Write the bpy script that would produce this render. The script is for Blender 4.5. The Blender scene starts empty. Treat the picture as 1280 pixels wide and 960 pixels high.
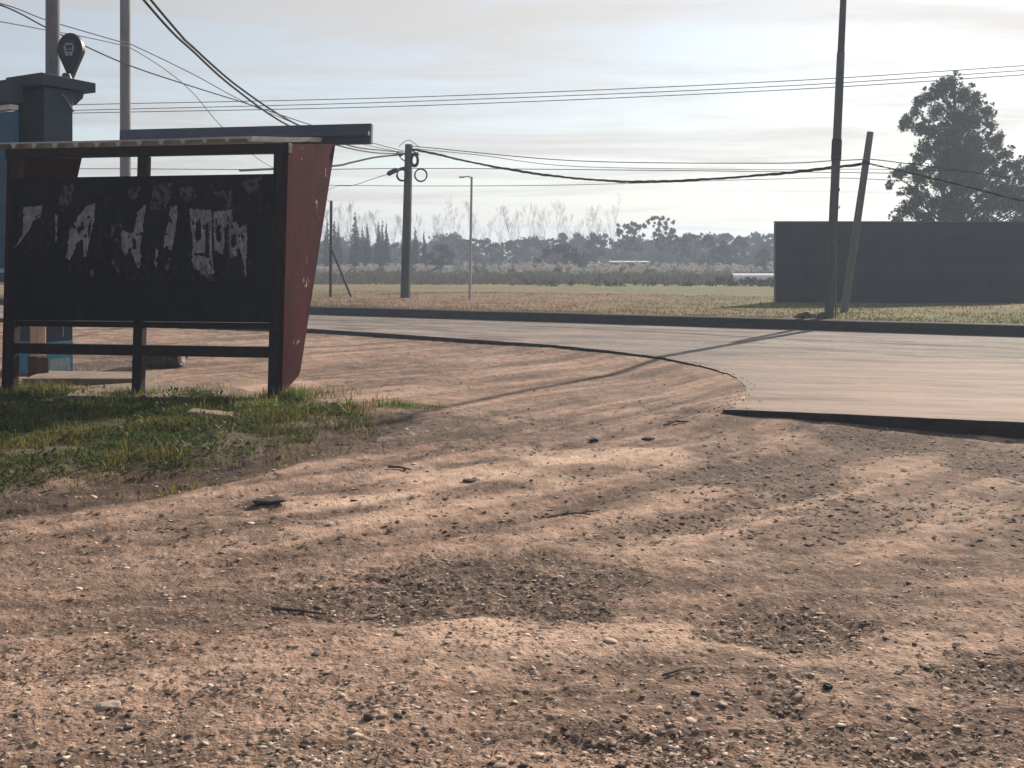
import bpy, bmesh, math, random
import numpy as np
from mathutils import Vector, Matrix

random.seed(7)
RNG = np.random.default_rng(11)
scene = bpy.context.scene
COL = scene.collection
F, HY, CAMZ = 1400.0, 332.0, 1.5          # focal length in photo pixels, horizon row, eye height
R = math.radians


def P(px, py, D):
    return Vector(((px - 640) / F * D, D, CAMZ - (py - HY) / F * D))


def G(px, py, z=0.0):
    return P(px, py, (CAMZ - z) * F / (py - HY))


# ------------------------------------------------------------------ noise
def _h(ix, iy, seed):
    n = (ix.astype(np.int64) * 374761393 + iy.astype(np.int64) * 668265263 + seed * 1274126177) & 0xFFFFFFFF
    n = ((n ^ (n >> 13)) * 1274126177) & 0xFFFFFFFF
    n = ((n ^ (n >> 16)) * 2246822519) & 0xFFFFFFFF
    return (n ^ (n >> 15)) & 0xFFFFFFFF


def perlin(x, y, seed=0):
    x = np.asarray(x, float); y = np.asarray(y, float)
    ix = np.floor(x); iy = np.floor(y)
    fx = x - ix; fy = y - iy
    u = fx * fx * fx * (fx * (fx * 6 - 15) + 10); v = fy * fy * fy * (fy * (fy * 6 - 15) + 10)
    def g(a, b):
        t = _h(ix + a, iy + b, seed) * (2 * math.pi / 4294967296.0)
        return np.cos(t) * (fx - a) + np.sin(t) * (fy - b)
    a = g(0, 0); b = g(1, 0); c = g(0, 1); d = g(1, 1)
    return ((a * (1 - u) + b * u) * (1 - v) + (c * (1 - u) + d * u) * v) * 1.4


def fbm(x, y, seed=0, octv=4, gain=.5):
    s = 0; a = 1; t = 0
    for i in range(octv):
        s = s + a * perlin(x * 2 ** i, y * 2 ** i, seed + i * 17); t += a; a *= gain
    return s / t


def cells(x, y, seed=0):
    """distance to the nearest jittered point and that point's random value"""
    ix = np.floor(x); iy = np.floor(y)
    best = np.full(np.shape(x), 9.0); val = np.zeros(np.shape(x))
    for dx in (-1, 0, 1):
        for dy in (-1, 0, 1):
            a = _h(ix + dx, iy + dy, seed) / 4294967296.0
            b = _h(ix + dx, iy + dy, seed + 5) / 4294967296.0
            c = _h(ix + dx, iy + dy, seed + 9) / 4294967296.0
            d = np.hypot(ix + dx + a - x, iy + dy + b - y)
            m = d < best
            best = np.where(m, d, best); val = np.where(m, c, val)
    return best, val


def sstep(a, b, x):
    t = np.clip((x - a) / (b - a), 0, 1)
    return t * t * (3 - 2 * t)


# ------------------------------------------------------------------ materials
def mat(name, col, rough=.8, var=.25, scale=6, bump=.0, bscale=40, col2=None, metal=0.0, stretch=(1, 1, 1), attr=None,
        spec=.3, trans=0.0):
    m = bpy.data.materials.new(name); m.use_nodes = True
    nt = m.node_tree; N = nt.nodes; L = nt.links
    b = N['Principled BSDF']
    b.inputs['Roughness'].default_value = rough; b.inputs['Metallic'].default_value = metal
    b.inputs['Specular IOR Level'].default_value = spec
    tc = N.new('ShaderNodeTexCoord'); mp = N.new('ShaderNodeMapping'); mp.inputs['Scale'].default_value = stretch
    L.new(tc.outputs['Object'], mp.inputs['Vector'])
    nz = N.new('ShaderNodeTexNoise'); nz.inputs['Scale'].default_value = scale; nz.inputs['Detail'].default_value = 8
    nz.inputs['Roughness'].default_value = .65
    L.new(mp.outputs['Vector'], nz.inputs['Vector'])
    ramp = N.new('ShaderNodeMapRange'); ramp.inputs[1].default_value = .3; ramp.inputs[2].default_value = .7
    L.new(nz.outputs['Fac'], ramp.inputs[0])
    mx = N.new('ShaderNodeMix'); mx.data_type = 'RGBA'
    if attr:
        at = N.new('ShaderNodeAttribute'); at.attribute_name = attr
        lo = N.new('ShaderNodeMix'); lo.data_type = 'RGBA'; lo.blend_type = 'MULTIPLY'; lo.inputs[0].default_value = 1
        lo.inputs[7].default_value = (1 - var, 1 - var, 1 - var, 1)
        hi = N.new('ShaderNodeMix'); hi.data_type = 'RGBA'; hi.blend_type = 'MULTIPLY'; hi.inputs[0].default_value = 1
        hi.inputs[7].default_value = (1 + var, 1 + var, 1 + var, 1)
        L.new(at.outputs['Color'], lo.inputs[6]); L.new(at.outputs['Color'], hi.inputs[6])
        L.new(lo.outputs[2], mx.inputs[6]); L.new(hi.outputs[2], mx.inputs[7])
    else:
        c2 = col2 or tuple(min(1, c * (1 + var)) for c in col); c1 = tuple(c * (1 - var) for c in col) if not col2 else col
        mx.inputs[6].default_value = (*c1, 1); mx.inputs[7].default_value = (*c2, 1)
    L.new(ramp.outputs[0], mx.inputs[0]); L.new(mx.outputs[2], b.inputs['Base Color'])
    if bump:
        n2 = N.new('ShaderNodeTexNoise'); n2.inputs['Scale'].default_value = bscale; n2.inputs['Detail'].default_value = 6
        L.new(mp.outputs['Vector'], n2.inputs['Vector'])
        bp = N.new('ShaderNodeBump'); bp.inputs['Strength'].default_value = bump; bp.inputs['Distance'].default_value = .02
        L.new(n2.outputs['Fac'], bp.inputs['Height']); L.new(bp.outputs['Normal'], b.inputs['Normal'])
    if trans:
        out = N['Material Output']; tr = N.new('ShaderNodeBsdfTranslucent'); ms = N.new('ShaderNodeMixShader')
        ms.inputs[0].default_value = trans
        L.new(mx.outputs[2], tr.inputs['Color']); L.new(b.outputs[0], ms.inputs[1]); L.new(tr.outputs[0], ms.inputs[2])
        L.new(ms.outputs[0], out.inputs['Surface'])
    return m


M = {
    'ground': mat('ground_dirt', (0, 0, 0), .95, .22, 9, .65, 70, attr='tint', spec=.12),
    'dirtbits': mat('loose_stone', (0, 0, 0), .9, .2, 30, attr='tint', spec=.2),
    'grass': mat('grass_blade', (0, 0, 0), .6, .2, 8, attr='tint', spec=.2, trans=.45),
    'reed': mat('reed_blade', (0, 0, 0), .8, .15, 2, attr='tint', spec=.1, trans=.35),
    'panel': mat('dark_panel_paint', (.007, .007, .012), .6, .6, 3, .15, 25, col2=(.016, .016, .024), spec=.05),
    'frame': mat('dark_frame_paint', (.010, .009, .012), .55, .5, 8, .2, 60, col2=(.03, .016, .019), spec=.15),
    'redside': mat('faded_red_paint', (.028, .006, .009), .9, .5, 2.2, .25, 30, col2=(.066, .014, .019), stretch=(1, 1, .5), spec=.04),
    'chip': mat('chipped_paint', (.25, .2, .2), .8, .3, 30),
    'poster': mat('torn_paper', (.10, .09, .095), .9, .5, 14, col2=(.36, .335, .335), stretch=(1.6, 1, .5)),
    'glue': mat('glue_residue', (.016, .014, .018), .9, .5, 14, col2=(.042, .037, .036), spec=.05),
    'poster_dim': mat('weathered_paper', (.035, .033, .035), .9, .5, 14, col2=(.12, .105, .095)),
    'fascia': mat('fascia_steel', (.05, .068, .105), .5, .4, 2, .1, 30, col2=(.10, .11, .14)),
    'sheet': mat('white_roof_sheet', (.5, .49, .47), .6, .2, 5, trans=.15),
    'navy': mat('navy_paint', (.02, .035, .055), .55, .35, 4, .1, 40, col2=(.035, .055, .08)),
    'blue': mat('bright_blue_paint', (.04, .2, .34), .6, .3, 6, .15, 60, col2=(.08, .3, .45)),
    'signblue': mat('sign_blue', (.02, .09, .17), .5, .2, 3),
    'white': mat('dirty_white_paint', (.6, .6, .58), .7, .2, 10),
    'palepatch': mat('pale_blue_plaster', (.3, .4, .45), .8, .3, 12),
    'concrete': mat('concrete_slab', (.17, .135, .108), .95, .25, 5, .6, 30, col2=(.34, .27, .215), spec=.1),
    'polegrey': mat('concrete_pole', (.19, .19, .2), .85, .25, 5, .2, 40, stretch=(1, 1, .3)),
    'poledark': mat('dark_wood_pole', (.045, .042, .042), .85, .4, 6, .3, 40, col2=(.085, .078, .072), stretch=(1, 1, .15)),
    'poleworn': mat('worn_grey_pole', (.075, .072, .078), .85, .3, 5, .2, 40, col2=(.135, .128, .13), stretch=(1, 1, .12)),
    'polewood': mat('weathered_wood_pole', (.11, .10, .096), .85, .4, 6, .3, 40, col2=(.19, .172, .16), stretch=(1, 1, .12)),
    'steel': mat('rusty_steel_post', (.03, .028, .03), .7, .4, 12),
    'lampgrey': mat('pale_lamp_steel', (.45, .43, .42), .5, .15, 8),
    'cable': mat('black_cable', (.012, .012, .014), .8, .2, 5, spec=.1),
    'wire': mat('grey_wire', (.05, .05, .053), .8, .2, 5),
    'wall': mat('slate_wall_paint', (.032, .036, .045), .9, .3, .8, .25, 12, col2=(.06, .065, .078), spec=.08, stretch=(.35, 1, 3)),
    'wallcap': mat('wall_coping', (.16, .16, .17), .8, .2, 6),
    'kerb': mat('dark_kerb', (.025, .025, .028), .9, .35, 3, .4, 20, col2=(.05, .049, .05), spec=.1),
    'slabshade': mat('shade_toned_slab_edge', (.03, .027, .026), .95, .4, 4, .5, 25, col2=(.06, .053, .05), spec=.1),  # slab side faces: their shade put into a darker colour
    'leafdark': mat('dark_foliage', (.028, .036, .026), .7, .5, .7, col2=(.065, .075, .045), trans=.12, spec=.2),
    'leaffar': mat('far_foliage', (.02, .025, .022), .8, .4, .25, col2=(.045, .05, .042), trans=.1, spec=.1),
    'cypress': mat('cypress_foliage', (.02, .026, .022), .8, .4, .4, col2=(.035, .042, .034), spec=.1),
    'bark': mat('grey_bark', (.07, .058, .05), .9, .4, 4, .5, 25, col2=(.13, .11, .095)),
    'barebark': mat('bare_branch', (.30, .27, .25), .9, .3, 2),
    'brush': mat('far_scrub', (.05, .05, .042), .9, .4, .5, col2=(.09, .085, .07), spec=.05),
    'plume': mat('pale_seed_head', (.30, .29, .27), .9, .3, .6, col2=(.5, .48, .45), trans=.35, spec=.05),
    'terra': mat('pinkish_plaster', (.62, .4, .29), .85, .15, 7, .2, 40),
    'terrashade': mat('shaded_brown_plinth', (.075, .045, .035), .9, .3, 6),
    'logbark': mat('dark_rubble', (.035, .03, .028), .95, .5, 10, .7, 30, col2=(.11, .09, .075)),
    'logend': mat('crumbled_mortar', (.36, .31, .27), .9, .25, 20),
    'clod': mat('dark_soil', (.05, .04, .033), .95, .4, 20, .6, 50, col2=(.1, .08, .065)),
    'twig': mat('twig_bark', (.085, .068, .056), .9, .4, 30),
    'scrap': mat('pale_scrap', (.62, .6, .58), .8, .15, 15),
    'darkscrap': mat('dark_scrap', (.025, .024, .026), .7, .3, 15),
    'palewood': mat('pale_wood_chip', (.45, .35, .27), .85, .25, 20),
    'roofmetal': mat('shed_roof_metal', (.6, .56, .42), .4, .2, 2),
    'shedwall': mat('shed_wall', (.09, .09, .09), .8, .3, 1),
    'polytunnel': mat('polytunnel_film', (.75, .75, .75), .5, .1, 1),
    'emblem': mat('sign_emblem_grey', (.36, .38, .38), .6, .2, 12),
    'signblack': mat('sign_black', (.022, .026, .036), .5, .3, 8),
}

# road: dusty concrete, worn and tracked along its own direction
def road_material():
    m = bpy.data.materials.new('dusty_concrete_road'); m.use_nodes = True
    nt = m.node_tree; N = nt.nodes; L = nt.links; b = N['Principled BSDF']
    b.inputs['Specular IOR Level'].default_value = .12
    tc = N.new('ShaderNodeTexCoord')
    def noise(scale, stretch, rot=0.0, det=6):
        mp = N.new('ShaderNodeMapping'); mp.vector_type = 'TEXTURE'
        mp.inputs['Rotation'].default_value = (0, 0, rot); mp.inputs['Scale'].default_value = stretch
        L.new(tc.outputs['Object'], mp.inputs['Vector'])
        n = N.new('ShaderNodeTexNoise'); n.inputs['Scale'].default_value = scale; n.inputs['Detail'].default_value = det
        n.inputs['Roughness'].default_value = .62
        L.new(mp.outputs['Vector'], n.inputs['Vector']); return n
    def rng(sock, a, b_):
        r = N.new('ShaderNodeMapRange'); r.inputs[1].default_value = a; r.inputs[2].default_value = b_
        L.new(sock, r.inputs[0]); return r.outputs[0]
    def mix(fac, c1, c2, bt='MIX'):
        x = N.new('ShaderNodeMix'); x.data_type = 'RGBA'; x.blend_type = bt
        if isinstance(fac, float): x.inputs[0].default_value = fac
        else: L.new(fac, x.inputs[0])
        for i, c in ((6, c1), (7, c2)):
            if isinstance(c, tuple): x.inputs[i].default_value = (*c, 1)
            else: L.new(c, x.inputs[i])
        return x.outputs[2]
    big = noise(.35, (2.5, 1, 1), R(-30)); streak = noise(1.1, (4.5, 1, 1), R(-30), 9); fine = noise(9, (1, 1, 1), 0.0, 9); curve = noise(1.4, (6, 1, 1), R(-8), 9)
    c = mix(rng(big.outputs['Fac'], .35, .65), (.18, .155, .138), (.34, .285, .25))
    c = mix(rng(streak.outputs['Fac'], .46, .62), c, (.15, .132, .12))
    c = mix(rng(curve.outputs['Fac'], .5, .66), c, (.34, .265, .225))
    c = mix(rng(fine.outputs['Fac'], .32, .62), mix(.6, c, (.09, .078, .07)), c)
    spots = noise(1.5, (2.2, 1, 1), R(-30), 10)
    c = mix(rng(spots.outputs['Fac'], .5, .6), c, (.11, .095, .085))
    ds = N.new('ShaderNodeVectorMath'); ds.operation = 'DISTANCE'; L.new(tc.outputs['Object'], ds.inputs[0]); ds.inputs[1].default_value = (5.6, 12.2, .13)
    dm = N.new('ShaderNodeMapRange'); dm.inputs[1].default_value = 5.5; dm.inputs[2].default_value = 1.5; L.new(ds.outputs['Value'], dm.inputs[0])
    dn = N.new('ShaderNodeMath'); dn.operation = 'MULTIPLY'; L.new(dm.outputs[0], dn.inputs[0]); L.new(rng(curve.outputs['Fac'], .34, .6), dn.inputs[1])
    c = mix(dn.outputs[0], c, (.38, .275, .222))
    thin = noise(5.0, (10, 1, 1), R(-14), 8)
    c = mix(rng(thin.outputs['Fac'], .55, .66), c, (.22, .16, .13))
    L.new(c, b.inputs['Base Color'])
    L.new(rng(streak.outputs['Fac'], .9, -.3), b.inputs['Roughness'])
    rr = N.new('ShaderNodeMapRange'); rr.inputs[3].default_value = .8; rr.inputs[4].default_value = .95
    L.new(big.outputs['Fac'], rr.inputs[0]); L.new(rr.outputs[0], b.inputs['Roughness'])
    bp = N.new('ShaderNodeBump'); bp.inputs['Strength'].default_value = .6; bp.inputs['Distance'].default_value = .02
    L.new(fine.outputs['Fac'], bp.inputs['Height']); L.new(bp.outputs['Normal'], b.inputs['Normal'])
    return m
M['road'] = road_material()


def stain(m, scale, lo, hi, col, stretch=(1, 1, 1), fac=.85):
    """lay flakes or streaks of another colour over a painted surface"""
    nt = m.node_tree; N = nt.nodes; L = nt.links; b = N['Principled BSDF']; src = b.inputs['Base Color'].links[0].from_socket
    tc = N.new('ShaderNodeTexCoord'); mp = N.new('ShaderNodeMapping'); mp.inputs['Scale'].default_value = stretch
    L.new(tc.outputs['Object'], mp.inputs['Vector'])
    nz = N.new('ShaderNodeTexNoise'); nz.inputs['Scale'].default_value = scale; nz.inputs['Detail'].default_value = 9; nz.inputs['Roughness'].default_value = .7
    L.new(mp.outputs['Vector'], nz.inputs['Vector'])
    r = N.new('ShaderNodeMapRange'); r.inputs[1].default_value = lo; r.inputs[2].default_value = hi; r.inputs[4].default_value = fac
    L.new(nz.outputs['Fac'], r.inputs[0])
    x = N.new('ShaderNodeMix'); x.data_type = 'RGBA'; L.new(r.outputs[0], x.inputs[0]); L.new(src, x.inputs[6]); x.inputs[7].default_value = (*col, 1)
    L.new(x.outputs[2], b.inputs['Base Color'])


stain(M['redside'], 5, .56, .66, (.012, .008, .009), (1, 1, .6)); stain(M['redside'], 6, .64, .665, (.30, .26, .26), (1, 1, .7))
stain(M['panel'], 3, .55, .75, (.03, .026, .026), (3, 1, .35), .7); stain(M['frame'], 14, .62, .7, (.10, .05, .035))
stain(M['fascia'], 6, .58, .75, (.03, .03, .035), (1, 1, 3)); stain(M['wall'], 1.2, .55, .75, (.022, .022, .024), (1.4, 1, .25), .7); stain(M['wall'], 2.5, .6, .8, (.12, .12, .12), (.2, 1, 2.5), .5)
stain(M['navy'], 7, .6, .72, (.075, .08, .085)); stain(M['blue'], 9, .58, .68, (.3, .34, .36)); stain(M['poster'], 22, .57, .66, (.02, .018, .02), (1.5, 1, .6))
stain(M['polegrey'], 5, .55, .75, (.08, .078, .08), (2, 2, .25)); stain(M['poleworn'], 4, .55, .75, (.035, .033, .034), (2, 2, .2))


# ------------------------------------------------------------------ object helpers
def link(name, me, m, parent=None, loc=None):
    o = bpy.data.objects.new(name, me); COL.objects.link(o)
    if m is not None and not me.materials: me.materials.append(m)
    if parent is not None: o.parent = parent
    if loc is not None: o.location = loc
    return o


def tag(o, label=None, cat=None, group=None, kind=None):
    if label: o['label'] = label
    if cat: o['category'] = cat
    if group: o['group'] = group
    if kind: o['kind'] = kind
    return o


def empty(name, loc, label, cat, group=None, rz=0.0):
    o = bpy.data.objects.new(name, None); COL.objects.link(o); o.location = loc; o.rotation_euler.z = rz
    o.empty_display_size = .2
    return tag(o, label, cat, group)


def copy_tree(o, parent=None):
    c = o.copy(); COL.objects.link(c)
    if parent is not None: c.parent = parent
    for ch in list(o.children): copy_tree(ch, c)
    return c


class MB:
    def __init__(s): s.v = []; s.f = []
    def add(s, vs, fs):
        n = len(s.v); s.v += [tuple(v) for v in vs]; s.f += [tuple(i + n for i in f) for f in fs]; return s
    def box(s, x0, x1, y0, y1, z0, z1):
        vs = [(x0, y0, z0), (x1, y0, z0), (x1, y1, z0), (x0, y1, z0), (x0, y0, z1), (x1, y0, z1), (x1, y1, z1), (x0, y1, z1)]
        return s.add(vs, [(3, 2, 1, 0), (4, 5, 6, 7), (0, 1, 5, 4), (1, 2, 6, 5), (2, 3, 7, 6), (3, 0, 4, 7)])
    def prism(s, poly, axis, a, b):
        """extrude a 2D polygon along an axis; axis 'x': poly=(y,z); 'y': poly=(x,z); 'z': poly=(x,y)"""
        f = {'x': lambda p, t: (t, p[0], p[1]), 'y': lambda p, t: (p[0], t, p[1]), 'z': lambda p, t: (p[0], p[1], t)}[axis]
        n = len(poly)
        vs = [f(p, a) for p in poly] + [f(p, b) for p in poly]
        fs = [tuple(range(n)), tuple(range(2 * n - 1, n - 1, -1))] + [(i, (i + 1) % n, n + (i + 1) % n, n + i) for i in range(n)]
        return s.add(vs, fs)
    def tube(s, pts, rad, n=8, cap=True):
        pts = [Vector(p) for p in pts]; k = len(pts)
        rads = rad if isinstance(rad, (list, tuple)) else [rad] * k
        vs = []; fs = []; up = None
        for i, p in enumerate(pts):
            t = (pts[min(i + 1, k - 1)] - pts[max(i - 1, 0)]).normalized()
            if up is None: up = t.orthogonal().normalized()
            a = (up - t * up.dot(t)); a = a.normalized() if a.length > 1e-6 else t.orthogonal().normalized()
            up = a; b = t.cross(a)
            for j in range(n):
                w = 2 * math.pi * j / n
                vs.append(p + (a * math.cos(w) + b * math.sin(w)) * rads[i])
        for i in range(k - 1):
            for j in range(n):
                fs.append((i * n + j, i * n + (j + 1) % n, (i + 1) * n + (j + 1) % n, (i + 1) * n + j))
        if cap: fs += [tuple(range(n - 1, -1, -1)), tuple((k - 1) * n + j for j in range(n))]
        return s.add(vs, fs)
    def mesh(s, name, smooth=False, bevel=0.0, shear=0.0):
        me = bpy.data.meshes.new(name)
        me.from_pydata([(x + shear * z, y, z) for x, y, z in s.v] if shear else s.v, [], s.f)
        bm = bmesh.new(); bm.from_mesh(me)
        bmesh.ops.recalc_face_normals(bm, faces=bm.faces)
        if bevel:
            es = [e for e in bm.edges if len(e.link_faces) == 2 and e.calc_face_angle(0) > .6]
            bmesh.ops.bevel(bm, geom=es, offset=bevel, segments=2, affect='EDGES', profile=.6)
        bm.to_mesh(me); bm.free()
        if smooth: me.polygons.foreach_set('use_smooth', [True] * len(me.polygons))
        return me
    def build(s, name, m, parent=None, **k):
        return link(name, s.mesh(name, **k), m, parent)


def np_mesh(name, V, quads=None, tris=None, tint=None, smooth=False):
    me = bpy.data.meshes.new(name)
    V = np.asarray(V, np.float32); me.vertices.add(len(V)); me.vertices.foreach_set('co', V.ravel())
    nq = 0 if quads is None else len(quads); ntr = 0 if tris is None else len(tris)
    loops = []; starts = []
    if nq: loops.append(np.asarray(quads).ravel()); starts.append(np.arange(nq) * 4)
    if ntr: loops.append(np.asarray(tris).ravel()); starts.append(nq * 4 + np.arange(ntr) * 3)
    loops = np.concatenate(loops).astype(np.int32); starts = np.concatenate(starts).astype(np.int32)
    me.loops.add(len(loops)); me.loops.foreach_set('vertex_index', loops)
    me.polygons.add(nq + ntr); me.polygons.foreach_set('loop_start', starts)
    if smooth: me.polygons.foreach_set('use_smooth', np.ones(nq + ntr, bool))
    me.update(calc_edges=True); me.validate()
    if tint is not None:
        a = me.color_attributes.new('tint', 'FLOAT_COLOR', 'POINT')
        c = np.ones((len(V), 4), np.float32); c[:, :3] = tint
        a.data.foreach_set('color', c.ravel())
    return me


# ------------------------------------------------------------------ road layout
ROADZ = .13
_e = [((90, 401), .045), ((250, 406.5), .045), ((390, 411), .045), ((500, 418), .05), ((600, 425), .065), ((690, 431), .085), ((760, 438), .09),
      ((830, 447), .10), ((885, 459), .108), ((918, 470), .12), ((931, 483), .132), ((926, 498), .140), ((912, 508), .142), ((903, 512), .09),
      ((930, 512.5), .075), ((1050, 517.5), .055), ((1150, 522), .02), ((1280, 528), -.01)]
EDGE = [(G(p[0], p[1], ROADZ), z) for p, z in _e]
l0 = EDGE[0][0]; r0 = EDGE[-1][0]
EDGE = [(Vector((l0.x - 160, l0.y + 94, 0)), .045)] + EDGE + [(Vector((r0.x + 6, r0.y - 2.6, 0)), -.02), (Vector((r0.x + 46, r0.y - 24, 0)), -.02)]
EP = np.array([(p.x, p.y) for p, z in EDGE]); EZ = np.array([z for p, z in EDGE])
K1 = G(390, 393, ROADZ); K2 = G(1030, 413, ROADZ)
kdir = (K2 - K1); kdir.z = 0; kdir.normalize(); knorm = Vector((-kdir.y, kdir.x, 0))       # knorm points away from the camera
KA = K1 - kdir * 170; KB = K2 + kdir * 45
ROAD_POLY = [(p[0], p[1]) for p in EP] + [(KB.x, KB.y), (KA.x, KA.y)]


def inside(poly, x, y):
    r = np.zeros(np.shape(x), bool); n = len(poly)
    for i in range(n):
        x0, y0 = poly[i]; x1, y1 = poly[(i + 1) % n]
        if y0 == y1: continue
        c = ((y0 > y) != (y1 > y)) & (x < (x1 - x0) * (y - y0) / (y1 - y0) + x0)
        r ^= c
    return r


def edge_dist(x, y):
    best = np.full(np.shape(x), 1e9); z = np.zeros(np.shape(x))
    for i in range(len(EP) - 1):
        a = EP[i]; d = EP[i + 1] - a; L2 = d @ d
        t = np.clip(((x - a[0]) * d[0] + (y - a[1]) * d[1]) / L2, 0, 1)
        q = np.hypot(x - a[0] - t * d[0], y - a[1] - t * d[1])
        m = q < best
        best = np.where(m, q, best); z = np.where(m, EZ[i] + t * (EZ[i + 1] - EZ[i]), z)
    return best, z


def kerb_dist(x, y):
    return (x - K1.x) * knorm.x + (y - K1.y) * knorm.y


# soil patches: centre and half axes measured on the ground, (x, y, rx, ry, amount)
def patch(cx, cy, rx, ry, a):
    c = G(cx, cy); D = c.y
    return (c.x, c.y, rx / F * D, ry * D * D / (F * CAMZ), a)
DARK = [patch(*p) for p in ((560, 738, 230, 34, 1.0), (700, 722, 120, 24, .8), (430, 720, 130, 22, .5), (960, 790, 120, 26, .75), (1215, 855, 90, 17, .8), (990, 868, 60, 12, .7),
        (960, 590, 130, 28, .8), (1120, 545, 140, 20, .9), (1255, 575, 70, 24, 1.0), (1000, 630, 170, 20, .6), (1210, 640, 120, 18, .35),
        (540, 535, 130, 26, .75), (480, 465, 130, 20, .5), (620, 520, 80, 14, .6), (300, 690, 140, 20, .35), (110, 700, 160, 16, .4), (130, 815, 160, 30, .35),
        (790, 925, 110, 26, .6), (700, 560, 90, 9, .4), (860, 520, 80, 14, .4), (560, 440, 160, 12, .45), (1080, 920, 180, 26, .45), (320, 880, 150, 20, .2),
        (130, 455, 60, 16, .8), (1180, 720, 100, 12, .4), (840, 655, 110, 12, .45), (430, 860, 70, 12, .3))]
LIGHT = [patch(*p) for p in ((760, 570, 130, 10, .9), (590, 595, 120, 9, .8), (430, 625, 110, 8, .7), (700, 800, 240, 22, .85), (1000, 812, 330, 20, .8),
        (1130, 860, 200, 10, .5), (200, 850, 200, 20, .4), (1180, 640, 120, 20, .5), (880, 700, 150, 14, .4), (500, 490, 80, 8, .3), (640, 515, 60, 9, .35),
        (250, 480, 130, 12, .6), (900, 680, 300, 12, .3), (1250, 790, 130, 20, .4), (560, 830, 120, 14, .4))]


def patches(lst, x, y):
    wx = x + .35 * fbm(x * 1.3, y * 1.3, 71, 3); wy = y + .35 * fbm(x * 1.3, y * 1.3, 83, 3)
    s = np.zeros(np.shape(x))
    for cx, cy, rx, ry, a in lst:
        q = np.hypot((wx - cx) / (rx * 1.15), (wy - cy) / (ry * 1.3 + .05))
        s = np.maximum(s, a * (1 - sstep(.45, 1.15, q)))
    return s


GRASS_POLY = [(p.x, p.y) for p in (G(-900, 640), G(-300, 650), G(0, 622), G(120, 602), G(230, 588), G(330, 566), G(420, 540), G(455, 522), G(430, 506), G(345, 496),
                                    G(170, 492), G(0, 486), G(-300, 478), G(-900, 470))]


BANK = [tuple(G(*q).xy) for q in ((-500, 664), (0, 636), (120, 618), (240, 596), (330, 572), (420, 544), (480, 522))]


def grass_mask(x, y):
    wx = x + .3 * fbm(x * 1.1, y * 1.1, 31, 3); wy = y + .5 * fbm(x * 1.1, y * 1.1, 37, 3)
    return inside(GRASS_POLY, wx, wy)


def streaks(x, y):
    a = R(42); v1 = -x * math.sin(a) + y * math.cos(a); u1 = x * math.cos(a) + y * math.sin(a)
    a = R(9); v2 = -x * math.sin(a) + y * math.cos(a) + .15 * np.sin(x * .9); u2 = x
    v1 = v1 + .25 * np.sin(u1 * .35)
    w = sstep(4.3, 7.0, y)
    s1 = fbm(v1 * 2.6, u1 * .22, 3, 4, .6); s2 = fbm(v2 * 3.2, u2 * .3, 5, 4, .6)
    return s1 * w + s2 * (1 - w), v1, w


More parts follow.
